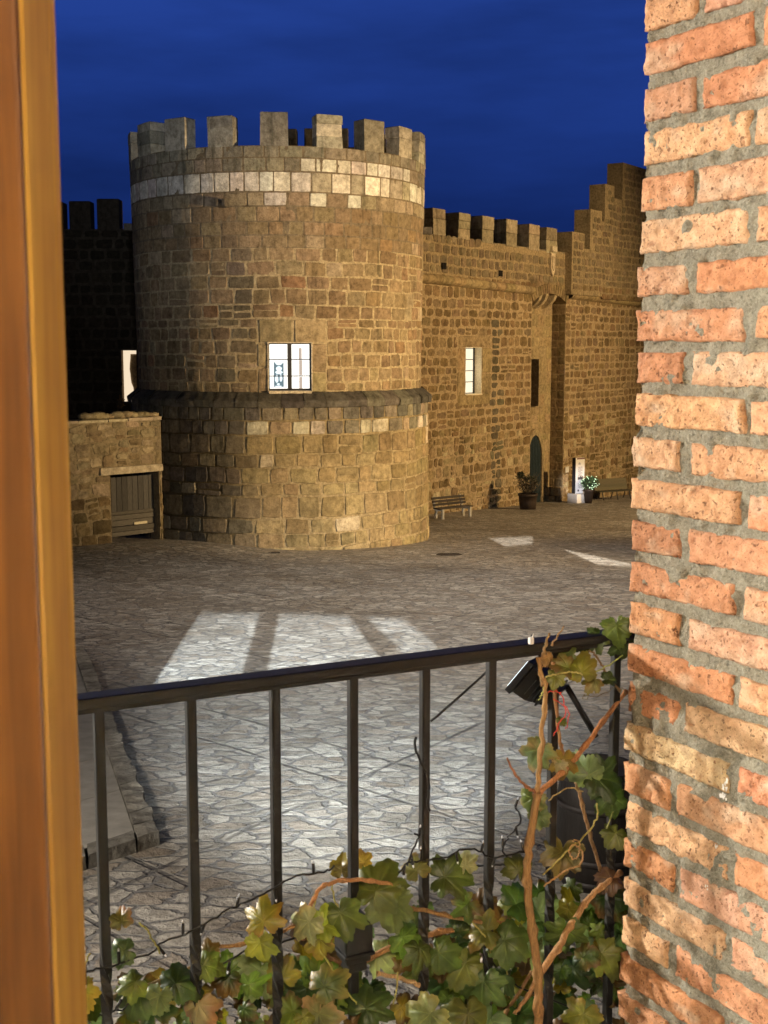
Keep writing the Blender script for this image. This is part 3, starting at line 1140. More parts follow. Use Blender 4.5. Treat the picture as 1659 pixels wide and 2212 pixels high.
# corbels hanging under the arch
for px in (1158, 1171, 1190):
    s, z = wall_px(px, 634, -0.3)
    mb = MB()
    prof = [(-RD, 0.1), (-0.02, 0.1), (-0.02, -0.12), (-0.10, -0.32), (-0.28, -0.52), (-0.5, -0.66), (-RD, -0.75)]
    mb.prism([tuple(wall_map_h(0)(s - .13, z + zz, hh)) for hh, zz in prof], (UD[0] * .26, UD[1] * .26, 0), (0.46, 0.37, 0.235))
    mb.build("corbel", M_STONE, cw)
# pointed door in the recess
M_DOOR = mat_plain("blue_green_door_paint", (0.022, 0.034, 0.040), 0.55, nscale=8, namt=0.4, bump=0.3)


def pointed(w, zb, zt, n=8):
    zsp = zt - 1.55 * w
    pts = [(-w, zb), (w, zb), (w, zsp)]
    for k in range(1, n + 1):
        t_ = k / n
        pts.append((w * (1 - t_ ** 1.6), zsp + (zt - zsp) * math.sin(t_ * math.pi / 2) ** 1.0 * (1 if k < n else 1)))
    for k in range(n - 1, -1, -1):
        t_ = k / n
        pts.append((-w * (1 - t_ ** 1.6), zsp + (zt - zsp) * math.sin(t_ * math.pi / 2)))
    return pts


mb = MB()
gdz = GZW(sd) - 0.1
pp = pointed(DW, gdz, door_top)
mb.prism([tuple(wall_map_h(-RD + 0.03)(sd + s, z, 0)) for s, z in pp], (ND[0] * .03, ND[1] * .03, 0), (0.03, 0.05, 0.06))
dro = mb.build("door", M_DOOR, cw)
mb = MB()
for k in range(-4, 5):
    s = k * 0.17
    zt = door_top - 0.05 - abs(s) ** 1.3 * 1.6
    mb.prism([tuple(wall_map_h(-RD + 0.063)(sd + s - .006, z, 0)) for z in (gdz, zt)] + [tuple(wall_map_h(-RD + 0.063)(sd + s + .006, z, 0)) for z in (zt, gdz)], (ND[0] * .012, ND[1] * .012, 0))
mb.build("door_batten", M_DOOR, dro)
mb = MB()
pi_, po_ = pointed(DW, gdz, door_top), pointed(DW + 0.22, gdz, door_top + 0.3)
for i in range(1, len(pi_) - 1 + 1):
    i2 = (i + 1) % len(pi_)
    if i2 == 0:
        i2 = 0
    quad = [pi_[i], po_[i], po_[i2], pi_[i2]]
    if i == len(pi_) - 1:
        quad = [pi_[i], po_[i], po_[0], pi_[0]]
    mb.prism([tuple(wall_map_h(-RD + 0.01)(sd + s, z, 0)) for s, z in quad], (ND[0] * .12, ND[1] * .12, 0), jitc((0.37, 0.3, 0.18), 0.08))
mb.build("door_surround", M_STONE, cw)
# slit window: a dark opening with a wooden shutter inside
mb = MB()
g = lambda s, z, h: tuple(wall_map_h(-RD)(s, z, h))
mb.prism([g(slit[0], slit[2], -.5), g(slit[1], slit[2], -.5), g(slit[1], slit[3], -.5), g(slit[0], slit[3], -.5)], (-ND[0] * .02, -ND[1] * .02, 0), (0.02, 0.018, 0.015))
mb.prism([g(slit[1] - .001, slit[2], -.5), g(slit[1] - .001, slit[2], 0), g(slit[1] - .001, slit[3], 0), g(slit[1] - .001, slit[3], -.5)], (UD[0] * .03, UD[1] * .03, 0), (0.14, 0.10, 0.06))
mb.prism([g(slit[0], slit[2], -.5), g(slit[0], slit[2], 0), g(slit[1], slit[2], 0), g(slit[1], slit[2], -.5)], (0, 0, -.03), (0.14, 0.10, 0.06))
mb.build("slit_window", M_STONE, cw)
# dressed window with lit pane
mb = MB()
fz = wall_map_h(0)
for a, b, c, d in ((dl_, dr_, wt_, dt_), (dl_, wl_, wb_ - .1, (wb_ + wt_) / 2), (dl_, wl_, (wb_ + wt_) / 2, wt_), (wr_, dr_, wb_ - .1, wb_ + .9), (wr_, dr_, wb_ + .9, wt_), (dl_, dr_, wb_ - .5, wb_ - .0)):
    if c < wb_ < d and a < wl_ and b > wr_:
        d = wb_ - .02
    put_stone(mb, fz, a, b, c, d, 0.045, jitc((0.37, 0.285, 0.165), 0.06), 0.01, 0.004, 0.03)
mb.build("window_surround", M_STONE, cw)
M_GLOWR = mat_emit("lit_warm_glass", (1.0, 0.86, 0.60), 1.25)
M_REV = mat_plain("plastered_reveal", (0.78, 0.68, 0.50), 0.8)
mb = MB()
g0 = lambda s, z, h: tuple(fz(s, z, h))
pd = -0.38
bt = 0.035
for s in (wl_ + .01, wr_ - .12):
    mb.prism([g0(s, wb_, pd), g0(s + .09, wb_, pd), g0(s + .09, wt_, pd), g0(s, wt_, pd)], (ND[0] * .05, ND[1] * .05, 0))
for z in np.linspace(wb_ + .03, wt_ - .03, 5):
    mb.prism([g0(wl_ + .1, z - bt / 2, pd), g0(wr_ - .12, z - bt / 2, pd), g0(wr_ - .12, z + bt / 2, pd), g0(wl_ + .1, z + bt / 2, pd)], (ND[0] * .03, ND[1] * .03, 0))
w2 = mb.build("window", M_BAR, cw)
mb = MB()
mb.prism([g0(wl_, wb_, pd - .06), g0(wr_, wb_, pd - .06), g0(wr_, wt_, pd - .06), g0(wl_, wt_, pd - .06)], (-ND[0] * .02, -ND[1] * .02, 0))
mb.build("lit_pane", M_GLOWR, w2)
mb = MB()
mb.prism([g0(wr_, wb_, pd - .06), g0(wr_, wb_, 0.0), g0(wr_, wt_, 0.0), g0(wr_, wt_, pd - .06)], (UD[0] * .03, UD[1] * .03, 0))
mb.prism([g0(wl_, wb_, pd - .06), g0(wl_, wb_, 0.0), g0(wl_, wt_, 0.0), g0(wl_, wt_, pd - .06)], (-UD[0] * .03, -UD[1] * .03, 0))
mb.prism([g0(wl_, wb_, pd), g0(wl_, wb_, 0.06), g0(wr_, wb_, 0.06), g0(wr_, wb_, pd)], (0, 0, -.05))
mb.prism([g0(wl_, wt_, pd), g0(wl_, wt_, 0.0), g0(wr_, wt_, 0.0), g0(wr_, wt_, pd)], (0, 0, .05))
mb.build("window_reveal", M_REV, w2)
wlp = fz((wl_ + wr_) / 2 - .1, (wb_ + wt_) / 2, -0.22)
lamp("reveal_fill", 'POINT', tuple(float(k_) for k_ in wlp), None, 9, (1.0, 0.83, 0.56), 0.12)  # small light added outside the pane to brighten the reveal
# carved shield above the arch, and a small plate by the door
s, z = wall_px(1191, 545)
mb = MB()
sh = [(-.22, .3), (.22, .3), (.22, -.35), (.16, -.62), (0, -.8), (-.16, -.62), (-.22, -.35)]
mb.prism([tuple(fz(s + a, z - .35 + b, 0.0)) for a, b in sh], (ND[0] * .12, ND[1] * .12, 0), (0.62, 0.52, 0.38))
so = mb.build("stone_shield", M_STONE, cw)
mb = MB()
mb.prism([tuple(fz(s + a * .62, z - .4 + b * .62, 0.12)) for a, b in sh], (ND[0] * .04, ND[1] * .04, 0), (0.5, 0.41, 0.3))
mb.prism([tuple(fz(s + a, z + .02, b)) for a, b in ((-.26, 0), (.26, 0), (.26, .2), (-.26, .2))], (0, 0, .25), (0.66, 0.58, 0.44))
mb.build("shield_crown", M_STONE, so)
s, z = wall_px(1223.5, 1014)
mb = MB()
mb.prism([tuple(fz(s + a, z + b, 0.03)) for a, b in ((-.2, -.15), (.2, -.15), (.2, .15), (-.2, .15))], (ND[0] * .03, ND[1] * .03, 0), (0.62, 0.58, 0.48))
mb.build("wall_plate", M_TONE, cw)
# small square drain holes under the parapet
for px, py in ((958, 557), (1003, 1), (1153, 1)):
    if py == 1:
        continue
for px, py in ((958, 574), (1080, 590)):
    s, z = wall_px(px, py)
    mb = MB()
    mb.prism([tuple(fz(s + a, z + b, 0.045)) for a, b in ((-.2, -.15), (.15, -.15), (.15, .12), (-.2, .12))], (ND[0] * .02, ND[1] * .02, 0), (0.015, 0.013, 0.012))
    mb.build("drain_hole", M_STONE, cw)
# rough blocks at the foot of the recess
mb = MB()
for k in range(6):
    s = SB - 0.1 - (k % 3) * 0.1
    h = -0.1 - 0.25 * (k // 2)
    zz = GZW(SB) - 0.1 + (k % 2) * 0.42
    Mw = frame(tuple(wall_map_h(h)(s, zz, 0)), UD)
    mb.box((-.34, -.16, 0), (.05, .16, .40), jitc((0.25, 0.2, 0.12), 0.3), M=Mw, bevel=.05)
mb.build("foot_block", M_STONE, cw)

# ------------------------------------------------------------------ LEFT DARK WALL + REAR BATTLEMENT
DKC = lambda u, z: jitc((0.035, 0.029, 0.022), 0.25)  # near-black tones put the wall's shade into the stone colour


def flat_map(Y):
    def f4(U, V, Hh):
        U, V, Hh = np.broadcast_arrays(np.asarray(U, float), np.asarray(V, float), np.asarray(Hh, float))
        return np.stack([U, Y - Hh, V], -1)
    return f4


lw = thing("castle_wall", "unlit black castle wall with two merlons, left of and behind the tower", "castle wall", (-12, 50.5, -7))
YL = 50.0
mb = MB()
lwin = [at_depth(262, 757, YL), at_depth(297, 868, YL)]
HOLE = (lwin[0][0], lwin[1][0], lwin[1][2], lwin[0][2])
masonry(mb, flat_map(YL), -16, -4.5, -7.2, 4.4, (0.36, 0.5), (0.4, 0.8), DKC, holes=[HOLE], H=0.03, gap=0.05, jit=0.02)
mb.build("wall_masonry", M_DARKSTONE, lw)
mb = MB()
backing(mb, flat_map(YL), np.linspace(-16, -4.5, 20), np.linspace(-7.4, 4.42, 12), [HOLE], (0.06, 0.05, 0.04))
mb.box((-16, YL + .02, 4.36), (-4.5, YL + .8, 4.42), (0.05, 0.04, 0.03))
mb.build("wall_mortar", M_DARKSTONE, lw)
for x0, x1, yt in ((96, 136, 436), (148, 195, 434), (208, 257, 429)):
    a, b = at_depth(x0, yt, YL), at_depth(x1, yt, YL)
    mb = MB()
    mb.box((a[0], YL - .02, 4.3), (b[0], YL + .7, a[2]), (0.05, 0.042, 0.035), bevel=.06)
    mb.build("merlon", M_DARKSTONE, lw)
M_GLOWL = mat_emit("lit_cream_curtain", (1.0, 0.80, 0.56), 0.95)
mb = MB()
x0, x1, z0, z1 = HOLE
zz = np.linspace(z0, z1, 12)
wob = [x0 + (x1 - x0) * q for q in (0.58, 0.62, 0.66, 0.62, 0.50, 0.46, 0.44, 0.40, 0.42, 0.46, 0.48, 0.50)]
mb.prism([(x0, YL + .35, z0)] + [(wob[i], YL + .35, zz[i]) for i in range(12)] + [(x0, YL + .35, z1)], (0, .02, 0))
mb.prism([(x0, YL + .36, z1 - .14), (x1, YL + .36, z1 - .14), (x1, YL + .36, z1), (x0, YL + .36, z1)], (0, .02, 0))
lwo = mb.build("window", M_GLOWL, lw)
mb = MB()
mb.box((x0 - .02, YL + .40, z0), (x1 + .02, YL + .43, z1), (0.30, 0.22, 0.13))
mb.box((x1, YL, z0), (x1 + .03, YL + .43, z1), (0.4, 0.3, 0.18))
mb.box((x0 - .03, YL, z0), (x0, YL + .43, z1), (0.4, 0.3, 0.18))
mb.build("window_reveal", M_MORTAR, lwo)

rw = thing("battlement", "dark distant battlement seen through the gaps of the tower's merlons", "battlement", (-2, 48.5, -6))
mb = MB()
rt = at_depth(700, 318, 48.3)[2]
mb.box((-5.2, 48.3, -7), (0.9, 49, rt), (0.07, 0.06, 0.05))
mb.build("wall_body", M_DARKSTONE, rw)
for x0, x1, yt in ((622, 641, 278), (657, 680, 277), (724, 752, 277), (815, 834, 290), (880, 893, 300)):
    a, b = at_depth(x0, yt, 48.3), at_depth(x1, yt, 48.3)
    mb = MB()
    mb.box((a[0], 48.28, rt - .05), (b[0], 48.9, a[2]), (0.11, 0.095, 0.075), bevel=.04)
    mb.build("merlon", M_DARKSTONE, rw)

# ------------------------------------------------------------------ GATE WALL, left of the tower
GA, GB = np.array([-8.83, 35.8]), np.array([-6.75, 37.75])
GU = (GB - GA) / np.linalg.norm(GB - GA); GN = np.array([GU[1], -GU[0]])


def gate_map(U, V, Hh):
    U, V, Hh = np.broadcast_arrays(np.asarray(U, float), np.asarray(V, float), np.asarray(Hh, float))
    return np.stack([GA[0] + U * GU[0] + Hh * GN[0], GA[1] + U * GU[1] + Hh * GN[1], V], -1)


def gate_px(x, y, h=0.0):
    p = on_plane(x, y, (GA[0] + GN[0] * h, GA[1] + GN[1] * h), GN)
    return (p[0] - GA[0] - GN[0] * h) * GU[0] + (p[1] - GA[1] - GN[1] * h) * GU[1], p[2]


gw = thing("garden_wall", "low rubble stone wall with a wooden gate, against the tower's left foot", "wall", (GA[0], GA[1], -6.2))
ga, gt = gate_px(238, 1026); gb, _ = gate_px(343, 1012)
gbot = gate_px(238, 1168)[1]
GTOP = gate_px(250, 912)[1]
GE = gate_px(349, 1000)[0]
GH = (ga, gb, -8, gt)
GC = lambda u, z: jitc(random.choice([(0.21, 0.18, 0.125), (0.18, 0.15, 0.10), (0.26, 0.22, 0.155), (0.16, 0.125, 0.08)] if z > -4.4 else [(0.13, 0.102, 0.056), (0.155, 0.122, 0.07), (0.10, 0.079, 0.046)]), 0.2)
gate_warp = lambda U, V, Hh: gate_map(U, np.asarray(V) + 0.06 * vnoise(np.asarray(U) * 1.2, np.asarray(V) * 1.2, 4.0), Hh)
mb = MB()
LINT = (ga - 0.35, GE, gt, gt + 0.22)
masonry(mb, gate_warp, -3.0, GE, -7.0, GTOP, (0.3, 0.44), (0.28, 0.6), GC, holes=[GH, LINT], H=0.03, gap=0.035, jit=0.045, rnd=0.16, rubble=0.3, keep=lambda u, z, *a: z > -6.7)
mb.build("wall_masonry", M_STONE, gw)
mb = MB()
backing(mb, gate_map, np.linspace(-3.0, GE, 16), np.linspace(-7, GTOP + .02, 8), [GH], (0.20, 0.165, 0.11), amp=.02)
q = lambda u, z, h: tuple(gate_map(u, z, h))
mb.prism([q(gb, -7, 0), q(gb, gt, 0), q(gb, gt, -.5), q(gb, -7, -.5)], (GU[0] * .02, GU[1] * .02, 0), (0.22, 0.18, 0.12))
mb.prism([q(ga, -7, 0), q(ga, gt, 0), q(ga, gt, -.5), q(ga, -7, -.5)], (-GU[0] * .02, -GU[1] * .02, 0), (0.22, 0.18, 0.12))
mb.prism([q(ga, gt, -.02), q(gb, gt, -.02), q(gb, gt, -.5), q(ga, gt, -.5)], (0, 0, .03), (0.16, 0.13, 0.09))
mb.prism([q(GE, -7, 0), q(GE, GTOP, 0), q(GE, GTOP, -.55), q(GE, -7, -.55)], (-GU[0] * .05, -GU[1] * .05, 0), (0.18, 0.15, 0.105))
mb.prism([q(-3, GTOP, 0), q(GE, GTOP, 0), q(GE, GTOP, -.55), q(-3, GTOP, -.55)], (0, 0, -.05), (0.2, 0.17, 0.12))
mb.build("wall_mortar", M_MORTAR, gw)
mb = MB()
Mg = frame((GA[0], GA[1], 0), GU)
u = -3.0
while u < GE - .1:
    L = random.uniform(0.5, 1.1); e_ = min(u + L, GE)
    mb.box((u + .008, -.1 + random.uniform(-.02, .02), GTOP + .01), (e_ - .008, .5, GTOP + .11 + random.uniform(-.02, .02)), jitc((0.33, 0.29, 0.22), 0.2), M=Mg, bevel=.02)
    u = e_
mb.build("coping", M_STONE, gw)
mb = MB()
for k in range(13):
    uu = 0.62 + k * (GE - .75) / 12 + random.uniform(-.05, .05)
    r = random.uniform(.10, .2)
    vv = []
    import bmesh
    bm = bmesh.new(); bmesh.ops.create_icosphere(bm, subdivisions=2, radius=1)
    bm.verts.index_update()
    pts = np.array([v.co for v in bm.verts]); fs = [tuple(v.index for v in fc.verts) for fc in bm.faces]; bm.free()
    pts = pts * (1 + 0.22 * vnoise(pts[:, 0] * 1.7 + k * 3, pts[:, 1] * 1.7, pts[:, 2] * 1.7)[:, None])
    pts = pts * np.array([r * 1.25, r, r * .6]) + np.array([uu, 0.15, GTOP + .11 + r * .45])
    mb.add(xf(Mg, pts), fs, jitc((0.24, 0.20, 0.135), 0.25), True)
mb.build("loose_stones", M_STONE, gw)
mb = MB()
mb.box((LINT[0], -.09, LINT[2] + .005), (LINT[1], .3, LINT[3]), (0.36, 0.32, 0.25), M=Mg, bevel=.02)
mb.build("lintel", M_STONE, gw)
M_OLDWOOD = mat_tone("grey_weathered_planks", 0.85, 0.15, 6, 0.35, 0.5, (14, 14, 1.2))
mb = MB()
zb = gbot + 0.05
hm = zb + (gt - zb) * 0.38
n = 9
for k in range(n):
    a, b = ga + (gb - ga) * k / n + .006, ga + (gb - ga) * (k + 1) / n - .006
    t = random.uniform(0.7, 1.2)
    mb.box((a, 0.30 + random.uniform(-.008, .008), hm + random.uniform(-.05, .03)), (b, 0.34, gt - .12), (0.06 * t, 0.057 * t, 0.054 * t), M=Mg, bevel=.006)
go = mb.build("gate", M_OLDWOOD, gw)
M_OLDWOODH = mat_tone("grey_weathered_boards", 0.85, 0.15, 6, 0.35, 0.5, (1.5, 1.5, 14))
mb = MB()
z = zb
while z < hm:
    h = random.uniform(.14, .2)
    t = random.uniform(0.8, 1.4)
    mb.box((ga + .02, 0.255 + random.uniform(-.02, .02), z), (gb - .02, 0.295, min(z + h, hm + .04) - .015), (0.085 * t, 0.078 * t, 0.068 * t), M=Mg, bevel=.008)
    z += h
mb.build("gate_board", M_OLDWOODH, go)
mb = MB()
mb.box((ga + .55 * (gb - ga), .225, zb + .30), (ga + .82 * (gb - ga), .25, zb + .38), (0.42, 0.38, 0.28), M=Mg, bevel=.005)
mb.build("latch_plate", M_TONE, go)

# ------------------------------------------------------------------ benches, planters, totem, drain covers
M_BENCHW = mat_tone("dark_bench_slats", 0.6, 0.3, 10, 0.3, 0.3, (1, 10, 10))
M_CONC = mat_plain("pale_concrete", (0.46, 0.42, 0.34), 0.85, namt=0.15, bump=.2)


def put_bench(name, label, loc, xd, L, group):
    b = thing(name, label, "bench", loc, group)
    M = frame(loc, xd)
    # local: x along, y towards the back, z up
    mb = MB()
    for k in range(4):
        y = 0.03 + k * 0.115
        mb.box((0, y, .40), (L, y + .10, .44), jitc((0.05, 0.038, 0.028), .2), M=M, bevel=.008)
    mb.build("seat", M_BENCHW, b)
    mb = MB()
    for k in range(3):
        z = .50 + k * .125
        y = .48 + k * .045
        mb.box((0, y, z), (L, y + .035, z + .10), jitc((0.05, 0.038, 0.028), .2), M=M, bevel=.008)
    mb.build("backrest", M_BENCHW, b)
    for x in (0.10, L - 0.2):
        mb = MB()
        mb.box((x, 0.0, 0), (x + .1, .1, .40), M=M, bevel=.01)
        mb.box((x, .42, 0), (x + .1, .52, .40), M=M, bevel=.01)
        mb.box((x + .004, .1, .31), (x + .096, .42, .398), M=M, bevel=.01)
        P = [(x, .52, .35), (x + .1, .52, .35), (x + .1, .66, .86), (x, .66, .86)]
        mb.prism([tuple(xf(M, [p])[0]) for p in P], tuple(np.array(M)[:3, 1] * .07))
        mb.build("leg_frame", M_CONC, b)
    return b


bp0 = np.array(ground_pt(956, 1122)); bp1 = np.array(ground_pt(1013, 1119))
bd = (bp1 - bp0)[:2]; bd = bd / np.linalg.norm(bd)
put_bench("bench", "slatted dark bench with pale concrete legs, at the wall just right of the tower", (bp0[0] - bd[0] * .1, bp0[1] - bd[1] * .1, gz(bp0[1]) - .01), bd, 1.75, "plaza benches")
# second bench: dark iron legs and a closed wooden back
bq = np.array(ground_pt(1296, 1081))
b2 = thing("bench", "dark bench with a closed wooden back and iron legs, at the far right wall", "bench", tuple(bq), "plaza benches")
M = frame(tuple(bq), (0.90, 0.43))
mb = MB()
mb.box((0, 0.02, .40), (2.1, .50, .45), (0.05, 0.045, 0.03), M=M, bevel=.01)
mb.build("seat", M_BENCHW, b2)
mb = MB()
for k in range(4):
    P = [(0.02, .48 + k * .04, .46 + k * .145), (2.08, .48 + k * .04, .46 + k * .145), (2.08, .52 + k * .04, .60 + k * .145), (0.02, .52 + k * .04, .60 + k * .145)]
    mb.prism([tuple(xf(M, [p])[0]) for p in P], tuple(np.array(M)[:3, 1] * .035), jitc((0.10, 0.085, 0.05), .15))
mb.build("backrest", M_BENCHW, b2)
for x in (.2, 1.1, 1.9):
    for y0, y1 in ((.06, -.06), (.46, .60)):
        mb = MB()
        pts = [tuple(xf(M, [(x, y0 + (y1 - y0) * t ** 2, .41 * (1 - t))])[0]) for t in np.linspace(0, 1, 6)]
        mb.tube(pts, .028, 6, (0.02, 0.02, 0.02))
        mb.build("leg", M_BAR, b2)


def bush_mesh(mb, c, rx, rz, n, leaf, cols, seed, spiky=False):
    r = np.random.default_rng(seed)
    for i in range(n):
        d = r.normal(0, 1, 3); d /= np.linalg.norm(d)
        rad = r.uniform(0.25, 1.0) ** 0.5
        lump = 0.75 + 0.35 * float(vnoise(d[0] * 2 + seed, d[1] * 2, d[2] * 2))
        p = np.array(c) + d * np.array([rx, rx, rz]) * rad * lump
        a = r.normal(0, 1, 3); a /= np.linalg.norm(a)
        b = np.cross(a, r.normal(0, 1, 3)); b /= np.linalg.norm(b)
        L, Wd = leaf * r.uniform(.7, 1.4), leaf * r.uniform(.25, .45)
        nrm = np.cross(a, b) * Wd * .4
        mb.add([p, p + a * L * .5 + b * Wd - nrm, p + a * L, p + a * L * .5 - b * Wd - nrm], [(0, 1, 2), (0, 2, 3)], jitc(cols[r.integers(len(cols))], .3))


M_LEAFY = mat_tone("shrub_leaves", 0.6, 0.3, 8, 0.2, 0.1)
M_POT = mat_plain("dark_plant_pot", (0.045, 0.030, 0.022), 0.6, namt=.3)
pg = ground_pt(1140, 1100)
pl = thing("potted_shrub", "wide dark pot with a bare twiggy shrub, left of the arched castle door", "potted shrub", pg, "potted shrubs by the castle entrance")
mb = MB(); mb.lathe([(0.01, 0), (.36, 0), (.40, .35), (.43, .62), (.46, .62), (.46, .72), (.40, .72), (.39, .66), (0.01, .64)], pg, 24, (0.05, 0.035, 0.025)); mb.build("pot", M_POT, pl)
mb = MB()
for k in range(46):
    a = random.uniform(0, 6.28); s = random.uniform(.15, .75)
    p0 = np.array(pg) + (0.1 * math.cos(a), .1 * math.sin(a), .64)
    p2 = np.array(pg) + (s * math.cos(a), s * math.sin(a), random.uniform(1.0, 1.72))
    pm = (p0 + p2) / 2 + RNG.normal(0, .06, 3)
    mb.tube([p0, pm, p2], [.012, .009, .005], 4, (0.13, 0.10, 0.07))
mb.build("branches", M_TONE, pl)
mb = MB()
bush_mesh(mb, (pg[0], pg[1], pg[2] + 1.22), .62, .52, 620, .085, [(0.05, 0.045, 0.03), (0.07, 0.055, 0.035), (0.12, 0.09, 0.06), (0.03, 0.04, 0.02)], 3)
bush_mesh(mb, (pg[0] - .35, pg[1], pg[2] + 1.55), .24, .22, 160, .09, [(0.02, 0.03, 0.015)], 4)
mb.build("foliage", M_LEAFY, pl)
pg2 = ground_pt(1271, 1087)
pl2 = thing("potted_shrub", "tall tapered pot with small green shrub full of fairy lights, beside white information panel", "potted shrub", pg2, "potted shrubs by the castle entrance")
mb = MB(); mb.lathe([(0.01, 0), (.17, 0), (.24, .62), (.26, .62), (.26, .68), (.22, .68), (.20, .6), (0.01, .58)], pg2, 20, (0.04, 0.045, 0.035)); mb.build("pot", M_POT, pl2)
mb = MB(); bush_mesh(mb, (pg2[0] + .03, pg2[1], pg2[2] + 1.05), .50, .40, 620, .10, [(0.05, 0.10, 0.035), (0.07, 0.12, 0.05), (0.03, 0.06, 0.02)], 8); mb.build("foliage", M_LEAFY, pl2)
mb = MB()
for k in range(9):
    a = random.uniform(0, 6.28)
    mb.tube([np.array(pg2) + (0, 0, .55), np.array(pg2) + (.12 * math.cos(a), .12 * math.sin(a), .8), np.array(pg2) + (.35 * math.cos(a), .35 * math.sin(a), 1.15)], [.014, .01, .006], 4, (0.1, 0.08, 0.05))
mb.build("branches", M_TONE, pl2)
M_FAIRY = mat_emit("fairy_light_glow", (0.72, 1.0, 0.62), 2.6)
M_WIRE = mat_plain("black_rubber_cable", (0.012, 0.012, 0.012), 0.5)
fl = thing("fairy_lights", "string of glowing fairy lights wound through the small potted shrub beside the info panel", "fairy lights", (pg2[0], pg2[1], pg2[2] + .7))
r = np.random.default_rng(21)
fpts = []
for k in range(44):
    d = r.normal(0, 1, 3); d /= np.linalg.norm(d)
    if d[1] > 0.3:
        d[1] *= -1
    fpts.append(np.array(pg2) + (0.02, 0, 1.05) + d * np.array([.50, .50, .40]) * r.uniform(.75, 1.02))
mb = MB(); mb.tube(fpts, .006, 4, (0.01, 0.01, 0.01)); mb.build("cable", M_WIRE, fl)
import bmesh
bm = bmesh.new(); bmesh.ops.create_icosphere(bm, subdivisions=1, radius=.017); bm.verts.index_update()
sph = np.array([v.co for v in bm.verts]); sphf = [tuple(v.index for v in fc.verts) for fc in bm.faces]; bm.free()
for p in fpts:
    mb = MB(); mb.add(sph * r.uniform(.7, 1.35) + p, sphf); mb.build("bulb", M_FAIRY, fl)

tg = ground_pt(1249, 1086)
tt = thing("info_panel", "tall white information panel on a white stone block, right of the arched entrance", "information panel", tg)
M = frame(tg, (0.83, 0.56))
M_WHITE = mat_plain("white_panel", (0.74, 0.72, 0.72), 0.5, namt=.05)
M_BLOCK = mat_plain("white_stone_block", (0.66, 0.60, 0.52), 0.8, namt=.12, bump=.2)
M_INK = mat_plain("dark_print", (0.06, 0.055, 0.06), 0.6)
M_MAROON = mat_plain("maroon_print", (0.16, 0.07, 0.07), 0.6)
mb = MB(); mb.box((-.42, -.36, -.05), (.42, .36, .48), M=M, bevel=.04); mb.build("base_block", M_BLOCK, tt)
mb = MB(); mb.box((-.30, -.09, .48), (.30, .09, 2.26), M=M, bevel=.008); pn = mb.build("panel", M_WHITE, tt)
mb = MB(); mb.box((-.335, -.10, .478), (-.303, .12, 2.27), M=M); mb.build("panel_edge", M_BAR, tt)
mb = MB(); mb.box((-.22, -.096, 2.19), (.30, -.0935, 2.255), M=M); mb.build("header_strip", M_MAROON, pn)
mb = MB()
for x0, x1, z0, z1 in ((-.13, -.02, 1.93, 2.03), (-.01, .03, 1.93, 2.03)):
    for q in range(3):
        mb.box((x0 + q * .01, -.096, z0 + q * .038), (x1, -.0935, z0 + q * .038 + .018), M=M)
mb.build('printed_title', M_INK, pn); mb = MB()
for q in range(15):
    mb.box((-.14, -.096, 1.80 - q * .033), (.16 - (q % 4 == 3) * .12, -.0935, 1.80 - q * .033 + .010), M=M)
mb.build('printed_text', M_INK, pn); mb = MB()
for q in range(9):
    mb.box((-.14, -.096, .98 - q * .03), (.18 - (q % 3 == 2) * .15, -.0935, .98 - q * .03 + .008), M=M)
mb.build('printed_text', M_INK, pn); mb = MB()
mb.box((-.15, -.096, .58), (-.05, -.0935, .68), M=M)
mb.build('printed_emblem', M_INK, pn); mb = MB()
mb.box((.12, -.096, .6), (.2, -.0935, .62), M=M)
mb.build("printed_text", M_INK, pn)
mb = MB()
mb.prism([tuple(xf(M, [p])[0]) for p in ((-.15, -.0935, 1.17), (.19, -.0935, 1.17), (.19, -.0935, 1.35), (.1, -.0935, 1.30), (.04, -.0935, 1.36), (-.04, -.0935, 1.29), (-.15, -.0935, 1.33))], tuple(np.array(M)[:3, 1] * -.0025))
mb.build("printed_picture", M_INK, pn)

M_IRON = mat_plain("cast_iron", (0.025, 0.02, 0.018), 0.6, namt=.3)
for px, py, r_, lab in ((970, 1198, .33, "round iron manhole cover in the paving right of the tower"), (592, 1197, .16, "small dark drain cover at the tower's foot below its window"), (402, 1180, .2, "small dark drain at the tower's left foot near the gate")):
    g_ = ground_pt(px, py)
    g_ = (g_[0], g_[1], gz2(g_[0], g_[1]))
    mb = MB()
    ang = math.atan(GS)
    prof = [(r_ * 1.12, -.02), (r_ * 1.1, .012), (r_ * 1.0, .014), (r_ * .98, .006), (r_ * .5, .006), (r_ * .48, .012), (0.005, .012)]
    mb.lathe(prof, (0, 0, 0), 28, (0.03, 0.025, 0.02), smooth=False)
    V = np.vstack(mb.v); V[:, 2] += -GS * V[:, 1]; V += np.array(g_); mb.v = [V]
    o = mb.build("manhole_cover", M_IRON, None, g_)
    tag(o, lab, "manhole cover", "iron covers in the paving")

# wine barrel on the plaza, behind the railing on the right
bg = ground_pt(1290, 1905)
br = thing("wine_barrel", "dark upright wine barrel on the plaza, seen through the right end of the railing", "barrel", bg)
M_BARREL = mat_tone("dark_barrel_oak", 0.6, 0.3, 6, 0.35, 0.4, (8, 8, 1))
mb = MB(); mb.lathe([(.01, 0), (.27, 0), (.31, .2), (.335, .46), (.31, .72), (.28, .92), (.255, .92), (.255, .89), (0.01, .89)], bg, 28, (0.012, 0.009, 0.007)); mb.build("staves", M_BARREL, br)
for z, r_ in ((.08, .292), (.26, .326), (.66, .326), (.86, .296)):
    mb = MB(); mb.lathe([(r_, z - .02), (r_ + .006, z - .02), (r_ + .006, z + .02), (r_, z + .02)], bg, 28); mb.build("hoop", M_IRON, br)

